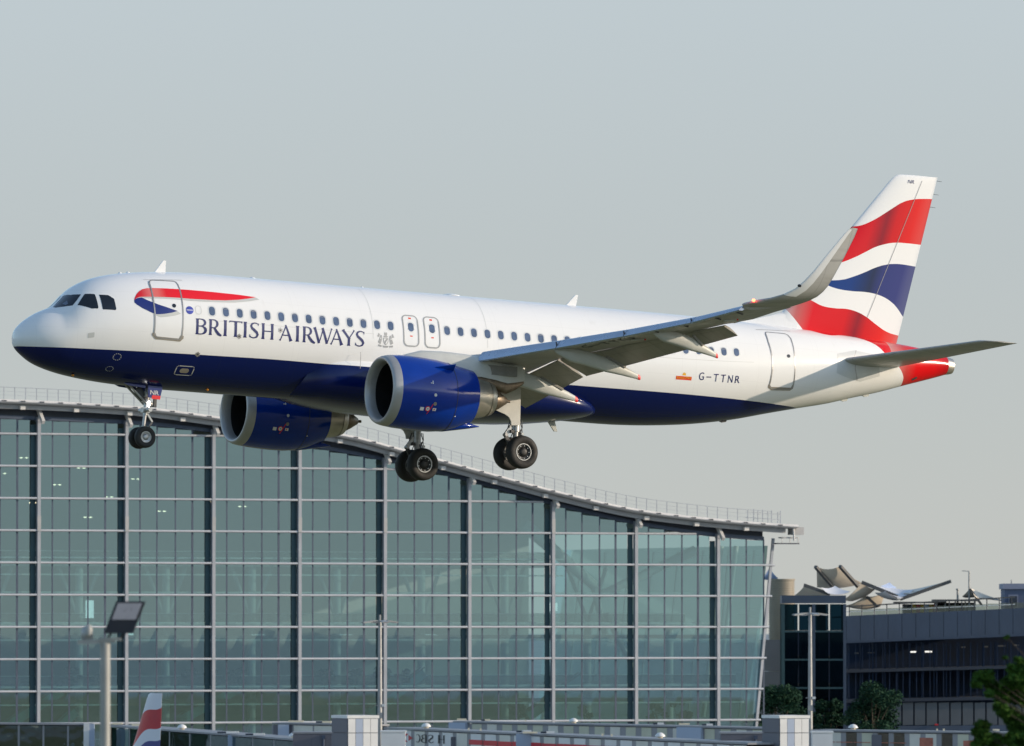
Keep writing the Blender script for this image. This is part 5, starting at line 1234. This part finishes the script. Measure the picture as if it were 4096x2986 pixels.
box_room('plant_room', 1172, 1395, 2929, 650, 4, 'panel_grey', 'low grey corrugated plant room beside the bottom centre stair tower', 'plant room', .05)
box_room('plant_room', 2882, 3052, 2930, 650, 4, 'panel_grey', 'low grey plant room beside the bottom right stair tower', 'plant room', .32)
box_room('bridge_cabin', 1524, 1622, 2924, 630, 3, 'panel_white', 'plain white cabin right of the bottom centre mast', 'cabin')
box_room('bridge_cabin', 3248, 3330, 2926, 630, 3, 'panel_white', 'plain white cabin right of the bottom right mast', 'cabin')

# ------------------------------------------------------------------ car park, stair tower, drum and sails on the right
pm('concrete_dark', (.062, .085, .125), .8, var=.18, scale=.25, stretch=(1, 1, .25))
pm('concrete_rib', (.036, .044, .060), .8, var=.15, scale=.4)
pm('ground_clad', (.10, .11, .12), .7, var=.12, scale=.4)
pm('void_dark', (.008, .022, .055), .8, var=.3, scale=.4)
pm('louvre_beige', (.30, .26, .20), .6, var=.08, scale=.5)
pm('sail_canvas', (.76, .68, .56), .7, var=.06, scale=.5)
pm('sail_white', (.70, .70, .72), .6, var=.04, scale=.5)
pm('sail_blue', (.30, .40, .62), .6, var=.05, scale=.5)
pm('sail_beam', (.10, .095, .09), .55, var=.15, scale=1)
pm('kiosk_yellow', (.55, .36, .03), .5, var=.2, scale=1)
pm('kiosk_red', (.45, .06, .04), .5, var=.2, scale=1)
pm('strip_lamp', (1, 1, .95), .4, emis=.6, ecol=(1, .97, .9))
pm('core_grey', (.13, .15, .18), .7, var=.1, scale=.3)
pm('strip_dim', (.16, .16, .16), .5, var=.2)
pm('block_blue', (.10, .125, .20), .7, var=.1, scale=.4)
pm('block_cap', (.26, .27, .35), .6, var=.06, scale=.4)
DC = 960.0
CP = empty('car_park', (at(3740, 2900, DC).x, DC, 0)); tag(CP, 'long dark multi storey car park with a grey parapet', 'car park')
ox = at(3740, 2900, DC).x
def cl_(px, py, y=0.0): q = at(px, py, DC); return Vector((q.x - ox, y, q.z))
def ramp_slab(px0, px1, t0, t1, b0, b1, y0, y1, mat, name, parent=CP):
    m = MB(); vs = [cl_(px, py, y) for px, tt, bb in ((px0, t0, b0), (px1, t1, b1)) for y in (y0, y1) for py in (bb, tt)]
    m.add(vs, [(0, 1, 3, 2), (4, 6, 7, 5), (0, 4, 5, 1), (2, 3, 7, 6), (0, 2, 6, 4), (1, 5, 7, 3)], mat); return m.build(name, parent)
def ly(px, a, c): return a + (c - a) * (px - 3385) / 711.0
PXS = [3385 + k * 55.5 for k in range(18)]
for a, c in zip(PXS, PXS[1:]):
    ramp_slab(a + 1, c - 1, ly(a, 2465, 2433), ly(c, 2465, 2433), ly(a, 2566, 2537), ly(c, 2566, 2537), 0, .4, 'concrete_dark', 'parapet_panel')
    ramp_slab(a - 1.2, a + 1.2, ly(a, 2466, 2434), ly(a, 2466, 2434), ly(a, 2565, 2536), ly(a, 2565, 2536), .05, .3, 'concrete_rib', 'panel_joint')
ramp_slab(3380, 4320, 2466, ly(4320, 2466, 2434), 2472, ly(4320, 2472, 2440), .4, 40, 'concrete_rib', 'roof_deck')
ramp_slab(3380, 4320, 2566, ly(4320, 2566, 2537), 2574, ly(4320, 2574, 2545), -.25, .5, 'steel_blue', 'drip_ledge')
ramp_slab(3380, 4320, 2680, ly(4320, 2680, 2662), 2692, ly(4320, 2692, 2674), .5, 40, 'concrete_rib', 'floor_edge')
ramp_slab(3380, 4320, 2798, ly(4320, 2798, 2784), 2812, ly(4320, 2812, 2798), .5, 40, 'concrete_rib', 'floor_edge')
ramp_slab(3380, 4320, 2570, 2530, 3050, 3050, 9, 9.5, 'void_dark', 'core_wall')
for k in range(19):
    px = 3392 + k * 49; ramp_slab(px, px + 5, 2570, 2570, 3060, 3060, 1.2, 1.8, 'void_dark', 'column')
for k in range(30):
    px = 3395 + k * 27; ramp_slab(px, px + 3, 2576 - 2 * (k // 10), 2574 - 2 * (k // 10), 2800, 2800, .8, 1.0, 'void_dark', 'louvre_post')
for k in range(15):
    px = 3560 + k * 48; ramp_slab(px + 3, px + 45, 2812, 2810, 2902, 2900, .9, 1.1, 'ground_clad', 'ground_panel')
ramp_slab(3380, 4320, 2905, 2900, 2935, 2930, .7, .9, 'concrete_dark', 'kerb_wall')
for px, py, w in ((3490, 2612, 26), (3432, 2614, 14), (3660, 2609, 24), (3720, 2608, 28), (3860, 2590, 16), (3950, 2588, 18), (4014, 2585, 30), (4075, 2582, 20)):
    ramp_slab(px - w / 2, px + w / 2, py - 3, py - 3, py + 3, py + 3, 4, 4.3, 'strip_lamp' if 3640 < px < 3740 else 'strip_dim', 'strip_light')
ramp_slab(3738, 3752, 2896, 2896, 2902, 2902, .4, .6, 'stripe_red', 'tail_light')
for k in range(15):
    px = 3395 + k * 50; y0 = ly(px, 2465, 2433); ramp_slab(px, px + 4, y0 - 42, y0 - 42, y0, y0, .2, .35, 'sail_beam', 'deck_post')
ramp_slab(3385, 4060, 2425, 2387, 2430, 2392, .2, .35, 'sail_beam', 'deck_rail')
ramp_slab(3385, 4060, 2447, ly(4060, 2447, 2415), 2450, ly(4060, 2450, 2418), .2, .3, 'panel_white', 'deck_rail')
for k in range(14):
    px = 3400 + k * 50; y0 = ly(px, 2465, 2433); ramp_slab(px, px + 44, y0 - 24, y0 - 24, y0, y0, .24, .28, 'rail_glass', 'deck_pane')
def thing_box(name, px0, px1, py0, py1, dy, dep, mat, label, cat):
    A, B = at(px0, py1, DC), at(px1, py0, DC); o = empty(name, ((A.x + B.x) / 2, DC + dy + dep / 2, A.z)); tag(o, label, cat); return o, B.x - A.x, B.z - A.z
o, w, h = thing_box('rooftop_kiosk', 3618, 3755, 2408, 2456, 3, 4, None, 'yellow and red kiosk on the car park roof under the sails', 'kiosk')
m = MB(); m.box((0, 0, h * .95), (w * 1.5, 5, .18), 'sail_beam'); m.build('canopy', o)
for k, mt in enumerate(('sail_beam', 'interior_dark', 'kiosk_yellow', 'kiosk_red', 'kiosk_yellow', 'panel_blue', 'kiosk_yellow', 'kiosk_red')):
    m = MB(); m.box((-w / 2 + w * (k + .5) / 8, 0, h * .40), (w / 8 - .05, 3, h * .8), mt); m.build('kiosk_panel', o)
o, w, h = thing_box('rooftop_shelter', 3745, 3905, 2398, 2450, 2, 4, None, 'long flat roofed shelter on the car park deck', 'shelter')
m = MB(); m.box((0, 0, h * .92), (w * 1.1, 5, .22), 'sail_beam'); m.build('roof', o)
for k in range(5):
    m = MB(); m.box((-w / 2 + w * k / 4, -1.4, h * .45), (.14, .14, h * .9), 'galvanised'); m.build('post', o)
m = MB(); m.box((0, 1.5, h * .4), (w, .1, h * .7), 'concrete_rib'); m.build('back_panel', o)
o, w, h = thing_box('rooftop_block', 4022, 4180, 2336, 2436, 1.0, 9, None, 'plain blue grey rooftop block at the right edge', 'building')
m = MB(); m.box((0, 0, h * .40), (w, 8, h * .80), 'block_blue'); m.build('wall', o)
m = MB(); m.box((0, 0, h * .90), (w + .4, 8.6, h * .22), 'block_cap'); m.build('parapet', o)
m = MB(); m.box((-w / 2 + 1.0, -4.1, h * .30), (.9, .12, h * .42), 'soffit_dark'); m.box((-w / 2 + 1.0, -4.06, h * .30), (1.15, .12, h * .52), 'block_cap'); m.build('door', o)
m = MB(); m.tube((-w * .28, 0, h), (-w * .28, 0, h + .5), .08, 'galvanised', n=8); m.build('vent_pipe', o)
p = at(3880, 2368, DC); o = empty('street_lamp', (p.x, DC + 2, p.z - 3)); tag(o, 'slim single arm lamp post on the car park roof', 'lamp post')
h = at(3880, 2285, DC).z - p.z + 3; m = MB(); m.tube((0, 0, 0), (0, 0, h), .13, 'galvanised', .10, 10); m.build('post', o, smooth=40); m = MB(); m.box((-.42, 0, h + .0), (.9, .22, .08), 'galvanised', Matrix.Rotation(radians(4), 3, 'Y')); m.build('lamp_head', o)
p = at(3839, 2385, DC); o = empty('flue_pipe', (p.x, DC + 5, p.z - 2.2)); tag(o, 'short capped flue pipe left of the slim roof lamp post', 'pipe')
m = MB(); m.tube((0, 0, 0), (0, 0, 2.9), .12, 'galvanised', n=10); m.build('pipe', o, smooth=40); m = MB(); m.tube((0, 0, 2.9), (0, 0, 3.1), .2, 'galvanised', n=10); m.build('pipe_cap', o, smooth=40)

# dark glazed stair tower
DT = 935.0
A, Bm, B = at(3132, 2383, DT), at(3254, 2383, DT), at(3378, 2379, DT)
o = empty('glass_stair_tower', (Bm.x, DT, 0)); tag(o, 'dark glass stair tower with a flat roof at the end of the car park', 'stair tower')
H = Bm.z; wl_, wr_ = A.x - Bm.x, B.x - Bm.x; BKD = 6.0
m = MB(); m.box(((wl_ + wr_) / 2, BKD / 2, H - .45), (wr_ - wl_ + .3, BKD + .4, .9), 'steel_blue'); m.build('roof_slab', o)
for x in (wl_, 0, wr_):
    m = MB(); m.box((x, 0, H / 2 - .5), (.36, .36, H - 1), 'steel_blue' if x > wl_ else 'steel_dark'); m.build('corner_post', o)
    m = MB(); m.box((x, BKD, H / 2 - .5), (.3, .3, H - 1), 'steel_dark'); m.build('corner_post', o)
for r in range(6):
    z1 = H - .95 - r * 3.3; z0 = max(.2, z1 - 3.2)
    if z1 < .5: break
    for x0, x1 in ((wl_, 0), (0, wr_)):
        for j in range(2):
            a, c = x0 + (x1 - x0) * j / 2, x0 + (x1 - x0) * (j + 1) / 2
            m = MB(); m.box(((a + c) / 2, 0, (z0 + z1) / 2), (abs(c - a) - .16, .05, z1 - z0 - .12), 'tower_glass'); m.build('pane', o)
    m = MB(); m.box(((wl_ + wr_) / 2, 0, z0 - .05), (wr_ - wl_, .2, .2), 'steel_dark'); m.build('transom', o)
    if r > 1 or r == 1:
        m = MB(); m.box(((wl_ + wr_) / 2, BKD / 2 + .4, z0 + .3), (wr_ - wl_ - .4, BKD - 1, .25), 'interior_dark'); m.build('landing', o)
        m = MB(); m.box(((wl_ + wr_) / 2, BKD - .3, (z0 + z1) / 2), (wr_ - wl_, .1, z1 - z0), 'void_dark'); m.build('back_wall', o)
m = MB(); m.box((1.0, 3.4, H - 2.6), (1.1, 1.1, 3.2), 'interior_dark'); m.build('lift_shaft', o)
# louvred drum
DD = 950.0
p = at(3128, 2318, DD); o = empty('louvred_drum', (p.x, DD + 1.6, 0)); tag(o, 'round beige louvred ramp drum behind the terminal corner', 'drum')
R_ = (3181 - 3075) / 2 * DD / 32000; H = p.z
m = MB(); m.lathe([(0, R_ * .94), (H - .1, R_ * .94)], (0, 0, 0), 'z', 'louvre_beige', 40); m.build('drum_wall', o, smooth=40)
for k in range(28):
    z = H - .2 - k * .27; m = MB(); m.lathe([(z - .06, R_ * .95), (z - .05, R_), (z + .05, R_), (z + .06, R_ * .95)], (0, 0, 0), 'z', 'louvre_beige', 40); m.build('louvre', o, smooth=40)
m = MB(); m.lathe([(H - .1, R_ * 1.03), (H + .05, R_ * 1.03)], (0, 0, 0), 'z', 'louvre_beige', 40); m.build('drum_cap', o, smooth=40)
A, B = at(3030, 2560, 945), at(3122, 2560, 945); o = empty('service_core', ((A.x + B.x) / 2, 946, 0)); tag(o, 'plain grey concrete core between the terminal corner and stair tower', 'building')
for k in range(4):
    m = MB(); m.box((0, 0, A.z - 1.85 - 3.75 * k), (B.x - A.x, 3.5, 3.7), 'core_grey'); m.build('wall_block', o)

# sails: saddle shaped membranes stretched between booms
def sail(name, quad, mat, beams, label, dy=0.0, sag=.5, n=8, d=DC):
    """quad: four corners (px, py, extra depth); a doubly curved sheet with thickness"""
    C = [at(x, y, d + dy + z) for x, y, z in quad]; base = sum(C, Vector()) / 4; base.z = min(q.z for q in C)
    o = empty(name, base); tag(o, label, 'canopy', 'canvas sails on the car park roof')
    V = []
    for side in (0, .05):
        for i in range(n + 1):
            for j in range(n + 1):
                u, v = i / n, j / n
                p = (C[0] * (1 - u) + C[1] * u) * (1 - v) + (C[3] * (1 - u) + C[2] * u) * v
                p.z -= sag * (4 * u * (1 - u) * .6 + 4 * v * (1 - v) * .4) - side; V.append(p - base)
    N = (n + 1) ** 2; F = []
    for i in range(n):
        for j in range(n):
            a = i * (n + 1) + j; F += [(a, a + 1, a + n + 2, a + n + 1), (N + a, N + a + n + 1, N + a + n + 2, N + a + 1)]
    m = MB(); m.add(V, F, mat); m.build('membrane', o, smooth=60, fix=False)
    for x0, y0, z0, x1, y1, z1, w in beams:
        m = MB(); m.bar(at(x0, y0, d + dy + z0) - base, at(x1, y1, d + dy + z1) - base, w, 'sail_beam', w * .8); m.build('boom', o)
    return o
sail('canvas_sail', [(3266, 2270, 0), (3358, 2268, 1), (3448, 2335, 6), (3268, 2350, 4)], 'sail_canvas', [(3262, 2268, -.3, 3330, 2346, 3, .42), (3360, 2266, .3, 3436, 2352, 4, .42)], 'largest beige canvas sail with two dark booms, rising above the others', 8, .55)
sail('canvas_sail', [(3220, 2342, 0), (3318, 2375, 0), (3300, 2385, 4), (3178, 2384, 3)], 'sail_canvas', [(3215, 2341, -.4, 3320, 2378, -.4, .5)], 'low beige sail with one boom above the glass stair tower', 2, .3)
sail('canvas_sail', [(3285, 2352, 0), (3340, 2346, 2), (3400, 2368, 0), (3320, 2378, -2)], 'sail_white', [], 'small white saddle sail between the beige sails', 1, .35)
sail('canvas_sail', [(3450, 2328, 0), (3500, 2358, 1), (3440, 2392, 3), (3376, 2400, 0)], 'sail_canvas', [(3446, 2330, -.4, 3590, 2388, -.6, .55)], 'beige sail left of the long middle boom', 3, .5)
sail('canvas_sail', [(3462, 2332, 0), (3572, 2354, 3), (3655, 2360, 0), (3600, 2396, -2)], 'sail_white', [], 'wide white sail draped between the two long middle booms', 3.5, .35)
sail('canvas_sail', [(3800, 2324, 0), (3640, 2362, 2), (3612, 2376, 0), (3672, 2374, -1)], 'sail_canvas', [(3803, 2326, -.5, 3600, 2398, -.8, .5)], 'slender sail on the long boom that rises to the right', 3, .12)
sail('canvas_sail', [(3498, 2372, 0), (3560, 2398, 1), (3600, 2400, 0), (3540, 2366, -1)], 'sail_white', [], 'white lower sail beneath the long middle boom', 1, .3)
sail('canvas_sail', [(3460, 2385, 0), (3540, 2366, 1), (3520, 2428, 3), (3378, 2425, 0)], 'sail_canvas', [(3466, 2388, -.3, 3510, 2428, -.3, .4)], 'shaded beige sail hanging low over the deck rail', 5, .6)
sail('canvas_sail', [(3558, 2332, 0), (3585, 2352, 2), (3560, 2356, 0), (3524, 2346, -2)], 'sail_blue', [], 'small peaked bluish sail behind the middle boom', 10, .1)
sail('canvas_sail', [(3882, 2355, 0), (4014, 2404, 3), (3930, 2392, 0), (3900, 2388, -1)], 'sail_canvas', [(3878, 2356, -.3, 3928, 2424, -.3, .35)], 'right hand canvas sail below the slim lamp post', 2, .25)
sail('canvas_sail', [(3878, 2358, 0), (3906, 2388, 0), (3872, 2392, 2), (3848, 2388, 0)], 'sail_canvas', [], 'short left wing of the right hand sail', 2.2, .1)
sail('canvas_sail', [(3078, 2272, 0), (3112, 2314, 0), (3080, 2316, 2), (3050, 2314, 0)], 'sail_blue', [], 'bluish peaked sail poking out behind the terminal corner', 12, .3)
